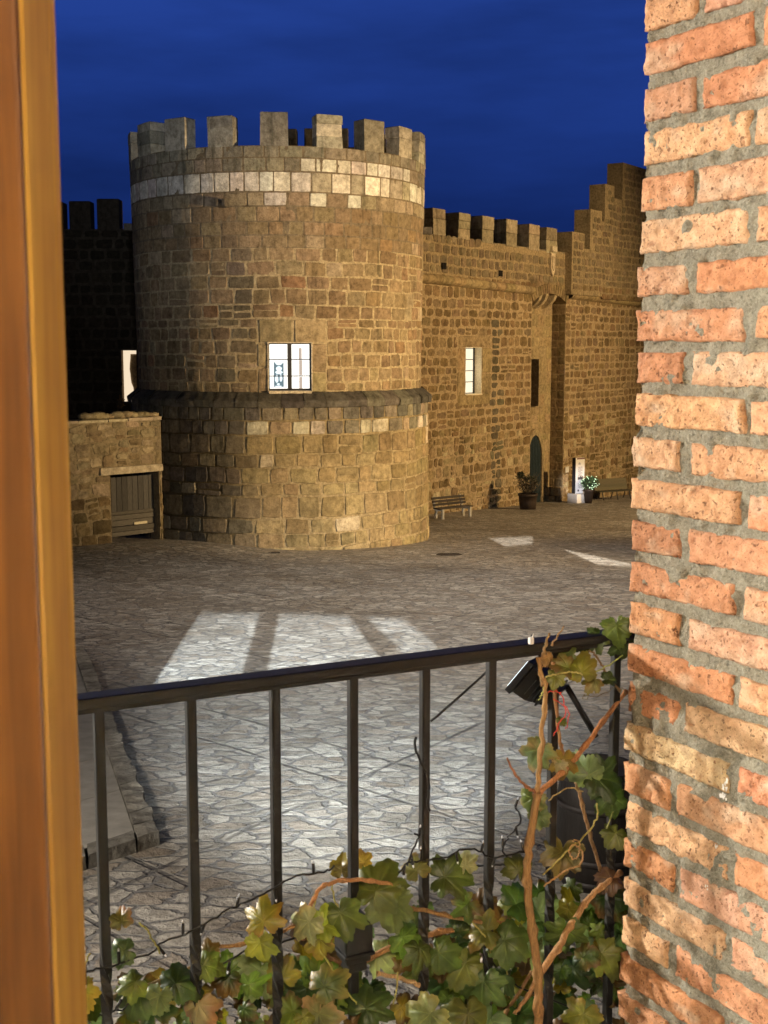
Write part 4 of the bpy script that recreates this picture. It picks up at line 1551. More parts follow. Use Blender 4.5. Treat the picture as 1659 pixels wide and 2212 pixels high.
wp = at_depth(262, 884, 39.5)
wpt = thing("small_shrub", "tiny shrub, leaves tinted reddish for warm lamplight, on the low wall under the lit doorway at the far left", "shrub", wp)
mb = MB(); bush_mesh(mb, (wp[0], wp[1], wp[2] + .22), .13, .26, 70, .07, [(0.10, 0.05, 0.02), (0.16, 0.09, 0.03), (0.05, 0.04, 0.02)], 14); mb.build("foliage", M_LEAFY, wpt)  # reddish leaf tones stand in for warm lamplight on the foliage
mb = MB()
for k in range(4):
    mb.tube([(wp[0], wp[1], wp[2] - .02), (wp[0] + (k - 1.5) * .04, wp[1], wp[2] + .3)], .006, 4, (0.08, 0.05, 0.03))
mb.build("branches", M_TONE, wpt)

# ------------------------------------------------------------------ HOUSE: brick jamb, facade, balcony floor
JC = np.array([0.410, 2.080]); JD = np.array([0.486, -0.874]); JN = np.array([-0.874, -0.486])
house = thing("brick_house", "rough orange brick jamb with thick grey mortar, filling the right edge of the view", "brick wall", (JC[0], JC[1], -1.6))


def jamb_map(U, V, Hh):
    U, V, Hh = np.broadcast_arrays(np.asarray(U, float), np.asarray(V, float), np.asarray(Hh, float))
    return np.stack([JC[0] + U * JD[0] + Hh * JN[0], JC[1] + U * JD[1] + Hh * JN[1], V], -1)


PITCHZ, BH, JT = 0.0685, 0.0495, 0.018
ZB0 = 0.0074
bricks = MB()
mortar_cut = []
BRC = [(0.62, 0.325, 0.185), (0.67, 0.385, 0.225), (0.58, 0.285, 0.155), (0.71, 0.46, 0.28), (0.64, 0.38, 0.25), (0.55, 0.27, 0.15)]
rects = []
for k in range(-21, 14):
    zb_, zt_ = ZB0 + k * PITCHZ, ZB0 + k * PITCHZ + BH
    u = 0.0
    first = True
    lens = [0.115, 0.235, 0.235] if k % 2 else [0.238, 0.115, 0.235]
    for L in lens:
        L = L + random.uniform(-.006, .006)
        js = JT + random.uniform(-.004, .005)
        ub = u + L
        rects.append((u, ub, zb_ + random.uniform(-.002, .002), zt_ + random.uniform(-.003, .002), first, k))
        u = ub + js
        first = False
for ri, (ua_, ub_, va_, vb_, first, k) in enumerate(rects):
    nu, nv_ = max(10, int((ub_ - ua_) / 0.0052)), 13
    s = np.concatenate([[0, 0], np.linspace(0, 1, nu), [1, 1]])
    t = np.concatenate([[0, 0], np.linspace(0, 1, nv_), [1, 1]])
    S, T = np.meshgrid(s, t, indexing='ij')
    U = ua_ + S * (ub_ - ua_)
    Vv = va_ + T * (vb_ - va_)
    sd_ = ri * 3.7
    ex = np.minimum(S, 1 - S) * (ub_ - ua_); ey = np.minimum(T, 1 - T) * (vb_ - va_)
    ed = np.minimum(ex, ey)
    # ragged outline
    U = U + fbm(Vv * 45, S * 2 + sd_, sd_) * 0.0022 + (random.uniform(-.004, .005) if first else 0) * (1 - S)
    Vv = Vv + fbm(U * 38, T * 2.0 + sd_, sd_ + 4) * 0.0019 + (U - ua_) * random.uniform(-.012, .012)
    Hh = 0.004 + random.uniform(-.0025, .003) + fbm(U * 60, Vv * 60, sd_) * 0.0022 + fbm(U * 190, Vv * 190, sd_, 2) * 0.0010
    Hh = Hh - 0.004 * np.exp(-ed / 0.0022)
    I, J = np.meshgrid(np.arange(len(s)), np.arange(len(t)), indexing='ij')
    b0 = (I == 0) | (I == len(s) - 1) | (J == 0) | (J == len(t) - 1)
    b1 = ((I == 1) | (I == len(s) - 2) | (J == 1) | (J == len(t) - 2)) & ~b0
    Hh = np.where(b0, -0.03, np.where(b1, Hh - 0.0035, Hh))
    pits = fbm(U * 120 + sd_, Vv * 120, sd_, 2)
    Hh = np.where((pits > 0.75) & ~b0 & ~b1, Hh - 0.0035, Hh)
    c = np.array(jitc(random.choice(BRC), 0.10))
    if k == -10 and ua_ == 0.0:
        c = np.array((0.66, 0.50, 0.29))
    C = np.tile(c, U.shape + (1,))
    dk = np.clip((pits - .55) * 2.0, 0, 0.75)[..., None]
    C = C * (1 - dk * np.array([0.55, 0.68, 0.72]))
    wash = np.clip(fbm(U * 18, Vv * 30, sd_ + 9) * 1.1 - .25, 0, .55)[..., None]
    C = C * (1 - wash) + np.array([0.66, 0.52, 0.38]) * wash
    bricks.grid(jamb_map(U, Vv, Hh), C, smooth=True)


def mat_brick():
    t = NT("handmade_brick")
    p = t.obj()
    n1, n2, n3 = t.noise(p, 60, 5, 0.65), t.noise(p, 260, 3, 0.6), t.noise(p, 16, 3, .5)
    c = t.mix(1.0, t.tone(), t.rng_color(n1, 0.3, 0.72, (0.58, 0.50, 0.44), (1.30, 1.32, 1.34)), 'MULTIPLY')
    c = t.mix(t.rng(n3, 0.5, 0.7, 0, .35), c, (0.60, 0.27, 0.13))
    pit = t.math('MAXIMUM', t.rng(t.noise(p, 120, 3, .6), 0.60, 0.68, 0, 0.85), t.rng(t.noise(p, 330, 2, .5), 0.64, 0.72, 0, 0.6))
    c = t.mix(pit, c, (0.20, 0.09, 0.05))
    h = t.math('SUBTRACT', t.math('ADD', n1, t.math('MULTIPLY', n2, .5)), t.math('MULTIPLY', pit, 0.9))
    t.bsdf(c, 0.9, t.bump(h, 1.0, 0.005), 0.12)
    return t.m


def mat_jmortar():
    t = NT("grey_cement_mortar")
    p = t.obj()
    n1, n2, n3 = t.noise(p, 45, 5, 0.7), t.noise(p, 190, 4, 0.75), t.noise(p, 480, 2, 0.6)
    c = t.mix(t.rng(n1, .3, .7), (0.27, 0.25, 0.19), (0.53, 0.495, 0.39))
    c = t.mix(t.rng(n2, .54, .66, 0, .8), c, (0.66, 0.61, 0.49))
    c = t.mix(t.rng(n2, .34, .46, .75, 0), c, (0.12, 0.11, 0.085))
    c = t.mix(t.rng(n3, .62, .70, 0, .6), c, (0.70, 0.66, 0.56))
    h = t.math('ADD', t.math('ADD', n1, t.math('MULTIPLY', n2, 1.0)), t.math('MULTIPLY', n3, .3))
    t.bsdf(c, 0.95, t.bump(h, 1.0, 0.012), 0.1)
    return t.m


bricks.build("bricks", mat_brick(), house)
mo = MB()
us = np.concatenate([[0.0045, 0.0055], np.linspace(0.006, 0.47, 118)])
vs = np.arange(ZB0 - 21.5 * PITCHZ, ZB0 + 14 * PITCHZ, 0.0042)
U, Vv = np.meshgrid(us, vs, indexing='ij')
Hh = -0.002 + fbm(U * 40, Vv * 40, 1.0, 4) * 0.0055
smear = np.clip(fbm(U * 9 + 3, Vv * 20, 5.0, 3) - 0.72, 0, 1) * 0.035
rowpos = ((Vv - ZB0) / PITCHZ) % 1.0
near_top = np.exp(-((rowpos - 0.66) / 0.22) ** 2)
Hh = Hh + np.minimum(smear * near_top, 0.010)
Uo = U + np.where(np.arange(len(us))[:, None] < 3, fbm(Vv * 60, 1.0, 3.0) * 0.004 + 0.004, 0)
Hh[0, :] = -0.06
mo.grid(jamb_map(Uo, Vv, Hh), (0.3, 0.28, 0.22), smooth=True)
mo.build("mortar", mat_jmortar(), house)
# splashes of white paint on the jamb
for px, py, r_ in ((1578, 1690, .007), (1571, 1707, .010), (1576, 1718, .006), (1580, 1700, .005), (1556, 1826, .005), (1535, 1914, .005)):
    p = on_plane(px, py, JC, JN)
    uu = (p[0] - JC[0]) * JD[0] + (p[1] - JC[1]) * JD[1]
    for q in range(3):
        mb = MB()
        cu_, cv_ = uu + random.uniform(-r_, r_) * .6, p[2] + random.uniform(-r_, r_)
        pts = [(cu_ + r_ * .28 * random.uniform(.4, 1.2) * math.cos(a), cv_ + r_ * .55 * random.uniform(.4, 1.2) * math.sin(a)) for a in np.linspace(0, 6.28, 9)[:-1]]
        mb.prism([tuple(jamb_map(a, b, .0085)) for a, b in pts], (JN[0] * .0008, JN[1] * .0008, 0), (0.8, 0.78, 0.74))
        mb.build("paint_splash", M_TONE, house)

# facade left and right of this window; unseen, openings cut to shape the added spots' patches on the plaza
FU = np.array([0.874, 0.486]); FN = np.array([0.486, -0.874])      # along the facade, into the house


def fac(s, z, d=0.0):
    return (JC[0] + s * FU[0] + d * FN[0], JC[1] + s * FU[1] + d * FN[1], z)


def project_to_facade(L, T):
    L = np.array(L, float); T = np.array(T, float)
    n = np.array([FN[0], FN[1], 0]); p = np.array([JC[0] + FN[0] * .06, JC[1] + FN[1] * .06, 0])
    t = np.dot(n, p - L) / np.dot(n, T - L)
    q = L + (T - L) * t
    return ((q[0] - JC[0]) * FU[0] + (q[1] - JC[1]) * FU[1], q[2])


def light_mask_wall(mb, L, quads, s0, s1, z0, z1, col):
    """facade stretch added to shape the light, one opening per quad of picture points (TL, TR, BR, BL) lit on the plaza"""
    Q = [[project_to_facade(L, ground_pt(*p)) for p in qd] for qd in quads]
    topl, botl = [], []
    for q in Q:
        topl += [q[0], q[1]]; botl += [q[3], q[2]]
    th = tuple(np.array([FN[0], FN[1], 0]) * .012)
    P = lambda pts: [fac(s, z, .05) for s, z in pts]
    mb.prism(P([(s0, z1), (s1, z1), (s1, topl[-1][1])] + topl[::-1] + [(s0, topl[0][1])]), th, col)
    mb.prism(P([(s0, z0), (s1, z0), (s1, botl[-1][1])] + botl[::-1] + [(s0, botl[0][1])]), th, col)
    mb.prism(P([(s0, botl[0][1]), botl[0], topl[0], (s0, topl[0][1])]), th, col)
    mb.prism(P([botl[-1], (s1, botl[-1][1]), (s1, topl[-1][1]), topl[-1]]), th, col)
    for a, b in zip(Q[:-1], Q[1:]):
        mb.prism(P([a[2], b[3], b[0], a[1]]), th, col)


mb = MB()
PCOL = (0.5, 0.44, 0.36)
light_mask_wall(mb, PATCH_LAMP, [
    [(435, 1322), (562, 1325), (518, 1476), (318, 1500)],
    [(603, 1327), (752, 1330), (828, 1434), (576, 1464)],
    [(792, 1333), (870, 1336), (972, 1418), (888, 1426)]], -4.6, -0.965, -3.6, 2.0, PCOL)
light_mask_wall(mb, RIGHT_LAMP, [
    [(1056, 1163), (1152, 1158), (1150, 1175), (1092, 1181)],
    [(1160, 1191), (1225, 1188), (1400, 1226), (1290, 1220)],
    ], 2.2, 9.5, -4.0, 2.0, PCOL)
mb.box((-.72, -1.16, -1.56), (2.6, -1.10, 1.7), PCOL)  # unseen wall added behind the camera to block the patch spot here
mb.build("facade_mask", mat_plain("facade_mask_render", (0.45, 0.40, 0.33), 0.9, bump=.2), house)
mb = MB()
mb.prism([fac(-1.2, -1.56, .0), fac(1.4, -1.56, .0), fac(1.4, -1.56, -.45), fac(-1.2, -1.56, -.45)], (0, 0, -.14), (0.3, 0.27, 0.23))
mb.prism([fac(-1.2, -1.56, .004), fac(1.4, -1.56, .004), fac(1.4, -1.56, 1.6), fac(-1.2, -1.56, 1.6)], (0, 0, -.14), (0.3, 0.27, 0.23))
o = mb.build("balcony_floor", M_TONE)
o["kind"] = "structure"

# ------------------------------------------------------------------ WOODEN WINDOW CASEMENT at the left edge


def mat_wood(name, c0, c1, rough=0.35):
    t = NT(name)
    p = t.obj()
    mp = t.n("ShaderNodeMapping"); mp.inputs["Scale"].default_value = (46, 46, 2.2)
    t.l(p, mp.inputs[0])
    n1 = t.noise(mp.outputs[0], 1.0, 5, 0.6, 0.6)
    n2 = t.noise(p, 9, 3, 0.5)
    c = t.mix(t.rng(n1, .3, .7), c0, c1)
    c = t.mix(t.rng(n2, .42, .66, 0, .6), c, t.mix(1.0, c, (0.55, 0.45, 0.38), 'MULTIPLY'))
    t.bsdf(c, rough, t.bump(n1, .1, .002), .15)
    return t.m


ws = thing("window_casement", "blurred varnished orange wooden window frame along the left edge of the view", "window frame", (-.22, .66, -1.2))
mb = MB(); mb.box((-.40, .600, -1.2), (-.1665, .607, 1.2), bevel=.002); mb.build("stile", mat_wood("shade_toned_pine", (0.045, 0.013, 0.0015), (0.165, 0.062, 0.008), .5), ws)  # darker pine puts the front face's shade into the wood colour
mb = MB(); mb.box((-.40, .6075, -1.2), (-.1660, .661, 1.2), bevel=.004); mb.box((-.40, .6615, -1.2), (-.1672, .676, 1.2), bevel=.002); mb.build("frame_edge", mat_wood("lit_toned_pine", (0.42, 0.19, 0.018), (0.74, 0.42, 0.07), .45), ws)  # paler pine puts the brighter light on the edge into its colour

# ------------------------------------------------------------------ RAILING
RA = np.array([-0.432, 1.739]); RB = np.array([0.419, 2.168])
RU2 = (RB - RA) / np.linalg.norm(RB - RA); RN2 = np.array([RU2[1], -RU2[0]])    # RN2 points back to the house
ROT = math.atan2(RU2[1], RU2[0])


def rail_px(x, y, off=0.0):
    """picture point on the vertical plane of the railing, set off outwards (positive) or towards us"""
    return on_plane(x, y, RA - RN2 * off, RN2)


def rail_s(x, y):
    p = rail_px(x, y)
    return (p[0] - RA[0]) * RU2[0] + (p[1] - RA[1]) * RU2[1]


def mat_paint():
    t = NT("black_railing_paint")
    p = t.obj()
    n1, n2 = t.noise(p, 35, 4, .6), t.noise(p, 240, 3, .6)
    c = t.mix(t.rng(n1, .35, .7), (0.005, 0.0048, 0.0046), (0.010, 0.0094, 0.009))
    c = t.mix(t.rng(n2, .68, .76, 0, .5), c, (0.10, 0.09, 0.075))
    t.bsdf(c, t.rng(n1, .3, .7, .38, .55), t.bump(n2, .25, .001), .4)
    return t.m


M_RAIL = mat_paint()
rl = thing("balcony_railing", "black iron balcony railing with square twisted bars, crossing the lower half", "railing", (RA[0], RA[1], -1.42))
ZR = -0.5
mb = MB()
Mr = frame((RA[0], RA[1], 0), RU2)
SL0, SL1 = -0.34, 1.5
mb.box((SL0, -.021, ZR - .0055), (SL1, .021, ZR + .010), M=Mr, bevel=.005)
mb.box((SL0, -.0165, ZR - .0125), (SL1, .0165, ZR - .0060), M=Mr, bevel=.0015)
mb.build("handrail", M_RAIL, rl)
mb = MB()
mb.box((SL0, -.016, -1.38), (SL1, .016, -1.366), M=Mr, bevel=.002)
mb.build("bottom_rail", M_RAIL, rl)
bars_x = [(210, 1600), (409, 1600), (590, 1600), (758, 1600), (913, 1600), (1055, 1600), (1190, 1600), (1322, 1600)]
ss = [rail_s(x + 4, y) for x, y in bars_x]
sp = (ss[-1] - ss[0]) / 7
ss = [ss[0] - sp * 2, ss[0] - sp] + ss + [ss[-1] + sp, ss[-1] + 2 * sp]
hwid = .0071
for i, s in enumerate(ss):
    if s < SL0 + .01:
        continue
    c = RA + RU2 * s
    pts, tw, rad = [], [], []
    plain = (i - 2) == 3
    zs = list(np.linspace(ZR - .0125, -1.372, 60))
    for z in zs:
        t = 0.0
        if not plain and -1.125 < z < -0.885:
            t = (-.885 - z) / .24 * math.pi * 2.5
        elif not plain and z <= -1.125:
            t = math.pi * 2.5
        pts.append((c[0], c[1], z)); tw.append(t + ROT); rad.append(hwid * 1.414)
    mb = MB()
    # the bars are square with slightly eased edges: eight-sided section
    for _ in (0,):
        P = []
        for (px_, py_, pz_), t in zip(pts, tw):
            ring = []
            e1 = hwid * .80
            for (lx, ly) in ((hwid, e1), (e1, hwid), (-e1, hwid), (-hwid, e1), (-hwid, -e1), (-e1, -hwid), (e1, -hwid), (hwid, -e1)):
                ring.append((px_ + lx * math.cos(t) - ly * math.sin(t), py_ + lx * math.sin(t) + ly * math.cos(t), pz_))
            P.append(ring)
        G = np.array(P); G = np.concatenate([G, G[:, :1]], 1)
        mb.grid(G, (0.03, 0.03, 0.03), smooth=False)
    b_ = mb.build("baluster", M_RAIL, rl)
    if (i - 2) == 3:
        mb = MB()
        Mb = frame((c[0], c[1], 0), RU2)
        zc = rail_px(760, 2030)[2]
        for w_, z0, z1 in ((.0235, zc - .014, zc + .036), (.0265, zc - .020, zc - .0145), (.021, zc - .032, zc - .0205), (.0165, zc - .048, zc - .0325), (.020, zc + .0365, zc + .041)):
            mb.box((-w_, -w_, z0), (w_, w_, z1), M=Mb, bevel=.0025)
        mb.build("collar", M_RAIL, b_)

# floodlight clamped to the railing
fo = rail_px(1165, 1470, .05)
flo = thing("floodlight", "black floodlight clamped to the railing at the right, aimed up at the tower", "floodlight", fo)
fd = Vector((-0.66, 0.42, 0.62)).normalized()
fxx = fd.cross(Vector((0, 0, 1))).normalized(); fyy = fxx.cross(fd).normalized()
FM = Matrix(((fd.x, fxx.x, fyy.x, fo[0]), (fd.y, fxx.y, fyy.y, fo[1]), (fd.z, fxx.z, fyy.z, fo[2]), (0, 0, 0, 1)))
FM = FM @ Matrix.Scale(1.55, 4)
M_BLK = mat_plain("black_plastic", (0.012, 0.012, 0.013), 0.4)
mb = MB()
mb.box((.010, -.030, -.0235), (.0175, .030, .0235), M=FM, bevel=.001)
prof = [(.009, .026, .020), (-.006, .024, .018), (-.026, .013, .010)]
vv = [xf(FM, [(x, sy * a, sz * b)])[0] for x, a, b in prof for sy, sz in ((-1, -1), (1, -1), (1, 1), (-1, 1))]
ff = [(i * 4 + k, i * 4 + (k + 1) % 4, i * 4 + 4 + (k + 1) % 4, i * 4 + 4 + k) for i in range(2) for k in range(4)] + [(0, 1, 2, 3), (11, 10, 9, 8)]
mb.add(vv, ff)
for k in range(4):
    mb.box((-.020 + k * .006, -.027, -.012), (-.018 + k * .006, .027, .012), M=FM)
mb.build("housing", M_BLK, flo)
mb = MB(); mb.box((.0177, -.026, -.0195), (.0187, .026, .0195), M=FM); mb.build("glass", mat_emit("floodlight_glass", (0.85, 0.95, 1.0), 2.0), flo)
mb = MB()
mb.tube([rail_px(1170, 1478, .04), rail_px(1226, 1486, .035)], .0045, 6, (0.02, 0.02, 0.02))
mb.tube([rail_px(1224, 1482, .035), rail_px(1287, 1590, .035)], .0058, 6, (0.02, 0.02, 0.02))
mb.build("bracket", M_BLK, flo)
lamp("floodlight_beam", 'SPOT', tuple(Vector(fo) + fd * .03), (-5.0, 37.5, 4.6), 15000, (0.80, 0.90, 1.0), 0.03, 20, 1.0)
lamp("paving_fill_spot", 'SPOT', (-0.5, 3.2, -0.6), (-0.20, 15.6, -4.5), 25000, (0.84, 0.94, 1.0), 0.06, 30, 1.0)  # added spot without a fixture, makes the cool pool on the paving

# ------------------------------------------------------------------ CABLES
cab = thing("cable", "thin black cable tied to the handrail and hanging down the bars to the floodlight", "cable", rail_px(1145, 1385, .03))
mb = MB()


def each(name, mat, parent, calls):
    """one mesh per call"""
    for fn in calls:
        q = MB()
        fn(q)
        q.build(name, mat, parent)


def px_line(pts, off, wob=0.004, sub=4):
    P = [np.array(rail_px(x, y, off if not hasattr(off, '__len__') else off[i])) for i, (x, y) in enumerate(pts)]
    out = []
    for i in range(len(P) - 1):
        p0, p1, p2, p3 = P[max(i - 1, 0)], P[i], P[i + 1], P[min(i + 2, len(P) - 1)]
        for k in range(sub):
            t = k / sub
            q = 0.5 * ((2 * p1) + (-p0 + p2) * t + (2 * p0 - 5 * p1 + 4 * p2 - p3) * t * t + (-p0 + 3 * p1 - 3 * p2 + p3) * t ** 3)
            out.append(q + RNG.normal(0, wob, 3) * (1 if k else .3))
    out.append(P[-1])
    return out


mb.tube(px_line([(1150, 1372), (1143, 1388), (1110, 1412), (1072, 1426), (1052, 1450), (1000, 1498), (930, 1558)], .02, .0004), .0022, 6)
mb.tube(px_line([(899, 1592), (896, 1608), (906, 1640), (922, 1672), (927, 1700), (924, 1735), (928, 1752)], -.014, .0004), .0022, 6)
mb.tube(px_line([(1157, 1390), (1164, 1410), (1170, 1440), (1168, 1465)], .03, .0004), .002, 6)
mb.build("cable_run", M_WIRE, cab)
mb = MB()
tp = rail_px(1147, 1384, -.024)
mb.box((-.004, -.004, -.006), (.004, .004, .006), (0.8, 0.8, 0.78), M=frame(tp, RU2), bevel=.002)
mb.tube([tp, (tp[0] + .004, tp[1], tp[2] + .012)], [.0015, .0006], 5, (0.8, 0.8, 0.78))
mb.build("cable_tie", M_TONE, cab)

sl = thing("string_lights", "unlit black string-light cable with stub bulbs, woven through the vine below the handrail", "string lights", rail_px(420, 2020, 0))
lines = [
    ([(150, 2112), (190, 2098), (240, 2088), (330, 2056), (345, 2038), (395, 2020), (420, 2008), (480, 1972), (520, 1952), (580, 1925), (640, 1892), (700, 1885), (722, 1870)], -.02),
    ([(160, 2208), (200, 2200), (240, 2186), (300, 2165), (360, 2148), (420, 2125), (470, 2090), (540, 2050), (600, 2040), (680, 2010), (760, 1985)], .012),
    ([(860, 1885), (880, 1865), (900, 1862), (960, 1852), (1000, 1835), (1040, 1840), (1060, 1852), (1090, 1848), (1140, 1836)], -.02),
    ([(1000, 1850), (1010, 1868), (1050, 1872), (1075, 1868), (1100, 1862), (1085, 1832), (1105, 1800), (1125, 1770), (1112, 1738)], .016),
    ([(880, 1870), (890, 1840), (905, 1810), (895, 1800)], -.02),
    ([(980, 1880), (1030, 1990), (1080, 2100), (1190, 2160), (1320, 2200)], .05)]
mb = MB()
bulbs = []
for pts, off in lines:
    P = px_line(pts, off, .0012, 5)
    mb.tube(P, .0017, 5)
    for i in range(4, len(P) - 1, 7):
        bulbs.append((P[i], 1 if (i // 7) % 2 else -1))
mb.build("cable_run", M_WIRE, sl)
M_BULB = mat_plain("black_bulb_socket", (0.015, 0.015, 0.016), 0.35)
M_LED = mat_plain("clear_bulb_tip", (0.75, 0.8, 0.9), 0.1, 0.8)
for p, sg in bulbs:
    d = Vector((RNG.normal(0, .35), RNG.normal(0, .3), sg)).normalized()
    mb = MB()
    a, b = Vector(p), Vector(p) + d * .016
    mb.tube([a, a + d * .002, b, b + d * .001], [.0014, .0024, .0026, .0012], 6)
    bo = mb.build("bulb", M_BULB, sl)
    mb = MB(); mb.tube([b + d * .001, b + d * .004, b + d * .006], [.0016, .0014, .0003], 6); mb.build("bulb_tip", M_LED, bo)

# ------------------------------------------------------------------ GRAPEVINES


def mat_leaf():
    t = NT("grapevine_leaf")
    p = t.obj()
    tone = t.n("ShaderNodeVertexColor"); tone.layer_name = "tone"
    n1, n2 = t.noise(p, 40, 4, .6), t.noise(p, 180, 3, .6)
    c = t.mix(1.0, tone.outputs["Color"], t.rng_color(n1, .28, .72, (0.62, 0.66, 0.55), (1.3, 1.25, 1.15)), 'MULTIPLY')
    c = t.mix(t.rng(n2, .62, .74, 0, .45), c, (0.13, 0.075, 0.022))
    b = t.n("ShaderNodeBsdfPrincipled")
    t.l(c, b.inputs["Base Color"])
    b.inputs["Roughness"].default_value = 0.38
    b.inputs["Specular IOR Level"].default_value = 0.4
    t.l(t.bump(t.math('ADD', n1, t.math('MULTIPLY', n2, .4)), .45, .004), b.inputs["Normal"])
    tr = t.n("ShaderNodeBsdfTranslucent")
    t.l(t.mix(1.0, c, (1.2, 1.25, 0.6), 'MULTIPLY'), tr.inputs["Color"])
    mx = t.n("ShaderNodeMixShader"); mx.inputs[0].default_value = 0.22
    t.l(b.outputs[0], mx.inputs[1]); t.l(tr.outputs[0], mx.inputs[2])
    t.l(mx.outputs[0], t.out.inputs[0])
    return t.m


M_LEAF = mat_leaf()
NA = 72
TH = np.linspace(-math.pi, math.pi, NA + 1)[:-1]
VEINS = np.radians([0, 48, -48, 100, -100])


def leaf(mb, base, normal, tip, size, col, seed, curl=0.25, edge=None):
    """lobed, toothed vine leaf: base = petiole joint, tip = direction of the middle lobe"""
    rg = np.random.default_rng(seed)
    n = Vector(normal).normalized(); t = Vector(tip); t = (t - n * t.dot(n)).normalized(); s = t.cross(n)
    lob = np.zeros(NA)
    wide = rg.uniform(.82, 1.3)
    for vang, L, w in ((0, 1.0, .56), (math.radians(52), .90, .52), (-math.radians(52), .90, .52), (math.radians(105), .76, .52), (-math.radians(105), .76, .52)):
        d = np.abs(np.angle(np.exp(1j * (TH - vang))))
        lob = np.maximum(lob, L * (rg.uniform(.9, 1.06)) * np.exp(-(d / (w * wide)) ** 2 * .55))
    d = np.abs(np.angle(np.exp(1j * (TH - math.pi))))
    lob = np.maximum(lob, 0.56) * (1 - 0.72 * np.exp(-(d / .26) ** 2))
    teeth = 1 - 0.11 * np.abs(((TH * 23 / (2 * math.pi) * 1.0) % 1.0) - .5) * 2 + rg.normal(0, .018, NA)
    out = lob * teeth * size * 0.60
    R = np.array([0.0, 0.22, 0.45, 0.68, 0.86, 1.0])
    rr = out[None, :] * R[:, None]
    X, Y = rr * np.sin(TH), rr * np.cos(TH)
    ph = rg.uniform(0, 6.28)
    vein = np.zeros(NA)
    for va in (0, math.radians(50), -math.radians(50), math.radians(103), -math.radians(103)):
        dd = np.abs(np.angle(np.exp(1j * (TH - va))))
        vein = np.maximum(vein, np.exp(-(dd / .055) ** 2))
    q = rr / size
    fold = rg.uniform(-.6, 1.3) * curl * 2
    Z = -curl * 1.3 * q ** 2 * size + 0.07 * size * np.sin(3 * TH + ph)[None, :] * q ** 1.3 * 2 + fold * np.abs(X) * .5 - 0.05 * size * (1 - vein)[None, :] * np.sin(math.pi * np.clip(R, 0, 1))[:, None] * -1 * .5
    Z = Z + vnoise(X / size * 4 + seed, Y / size * 4, 1.0) * 0.075 * size * (q * 1.6) ** 1.0 + vnoise(X / size * 11 + seed, Y / size * 11, 4.0) * 0.022 * size
    Yb = Y
    Zb = Z - rg.uniform(0, 1.3) * np.clip(Y / size, 0, 1) ** 2 * size
    P = np.array(base)[None, None, :] + X[..., None] * np.array(s) + Yb[..., None] * np.array(t) + Zb[..., None] * np.array(n)
    P = np.concatenate([P, P[:, :1]], 1)
    c = np.array(col, float)
    C = np.tile(c, (len(R), NA + 1, 1))
    vv = np.concatenate([vein, vein[:1]])[None, :, None] * (np.array([.9, .9, .75, .5, .25, 0])[:, None, None])
    C = C * (1 - .7 * vv) + (c * 1.7 + np.array([.05, .06, .02])) * (.7 * vv)
    if edge is not None:
        pat = np.clip(vnoise(X / size * 3.2 + seed * 1.3, Y / size * 3.2, 2.0) * .9 + (R[:, None] - .55) * 1.5, 0, 1)
        pat = np.concatenate([pat, pat[:, :1]], 1)[..., None]
        C = C * (1 - pat) + np.array(edge) * pat
    mb.grid(P, C, smooth=True)


GREENS = [(0.045, 0.095, 0.016), (0.075, 0.130, 0.020), (0.026, 0.060, 0.014), (0.12, 0.165, 0.028), (0.055, 0.085, 0.016)]
YELL = [(0.20, 0.19, 0.025), (0.14, 0.15, 0.022), (0.24, 0.19, 0.022)]
BRN = [(0.11, 0.06, 0.02), (0.13, 0.085, 0.03), (0.08, 0.045, 0.02)]
PALEG = [(0.20, 0.26, 0.12), (0.15, 0.23, 0.12), (0.26, 0.32, 0.17)]
M_CANE = mat_tone("vine_bark", 0.75, 0.2, 60, 0.35, 0.6, (6, 6, 1))
CANEC = (0.31, 0.17, 0.075)


def cane(mb, pts, off, r0, r1, col=CANEC, nodes=True):
    P = px_line(pts, off, .0009, 6)
    n = len(P)
    rad = [r0 + (r1 - r0) * i / (n - 1) for i in range(n)]
    if nodes:
        for i in range(0, n, 6):
            rad[i] *= 1.38
    mb.tube(P, rad, 9, jitc(col, .08))


# --- upright vine in front of the railing
v1 = thing("grapevine", "upright brown grapevine stem with few leaves, climbing the railing beside the brick", "vine", rail_px(1165, 2230, -.06))
mb = MB()
cane(mb, [(1163, 2290), (1163, 2180), (1161, 2105), (1150, 2010), (1138, 1905), (1144, 1820), (1160, 1715)], -.055, .0080, .0064)
cane(mb, [(1160, 1715), (1168, 1620), (1176, 1530), (1178, 1478), (1168, 1455), (1163, 1420)], -.055, .0044, .0034, (0.34, 0.20, 0.085))
cane(mb, [(1172, 1480), (1166, 1440), (1174, 1412), (1180, 1390), (1186, 1368)], -.053, .0036, .0018, (0.26, 0.17, 0.08))
cane(mb, [(1192, 1395), (1205, 1372), (1218, 1352)], -.05, .0017, .0010, (0.3, 0.2, 0.1))
cane(mb, [(1164, 1712), (1215, 1668), (1265, 1610), (1300, 1560), (1352, 1494)], [-.055, -.05, -.045, -.03, .01], .0048, .0038, (0.36, 0.17, 0.07))
cane(mb, [(1158, 1710), (1138, 1700), (1112, 1672), (1096, 1638)], -.055, .0030, .0014, (0.30, 0.13, 0.06))
cane(mb, [(1163, 2108), (1205, 2050), (1232, 2000), (1262, 1955), (1300, 1915), (1340, 1885)], [-.055, -.05, -.045, -.04, -.03, .0], .0062, .0046, (0.40, 0.24, 0.11))
cane(mb, [(1160, 2105), (1140, 2150), (1112, 2190)], -.05, .004, .003, (0.30, 0.17, 0.08))
cane(mb, [(1195, 1430), (1198, 1490), (1205, 1560), (1212, 1610), (1222, 1650)], -.02, .003, .0028, (0.30, 0.16, 0.075))
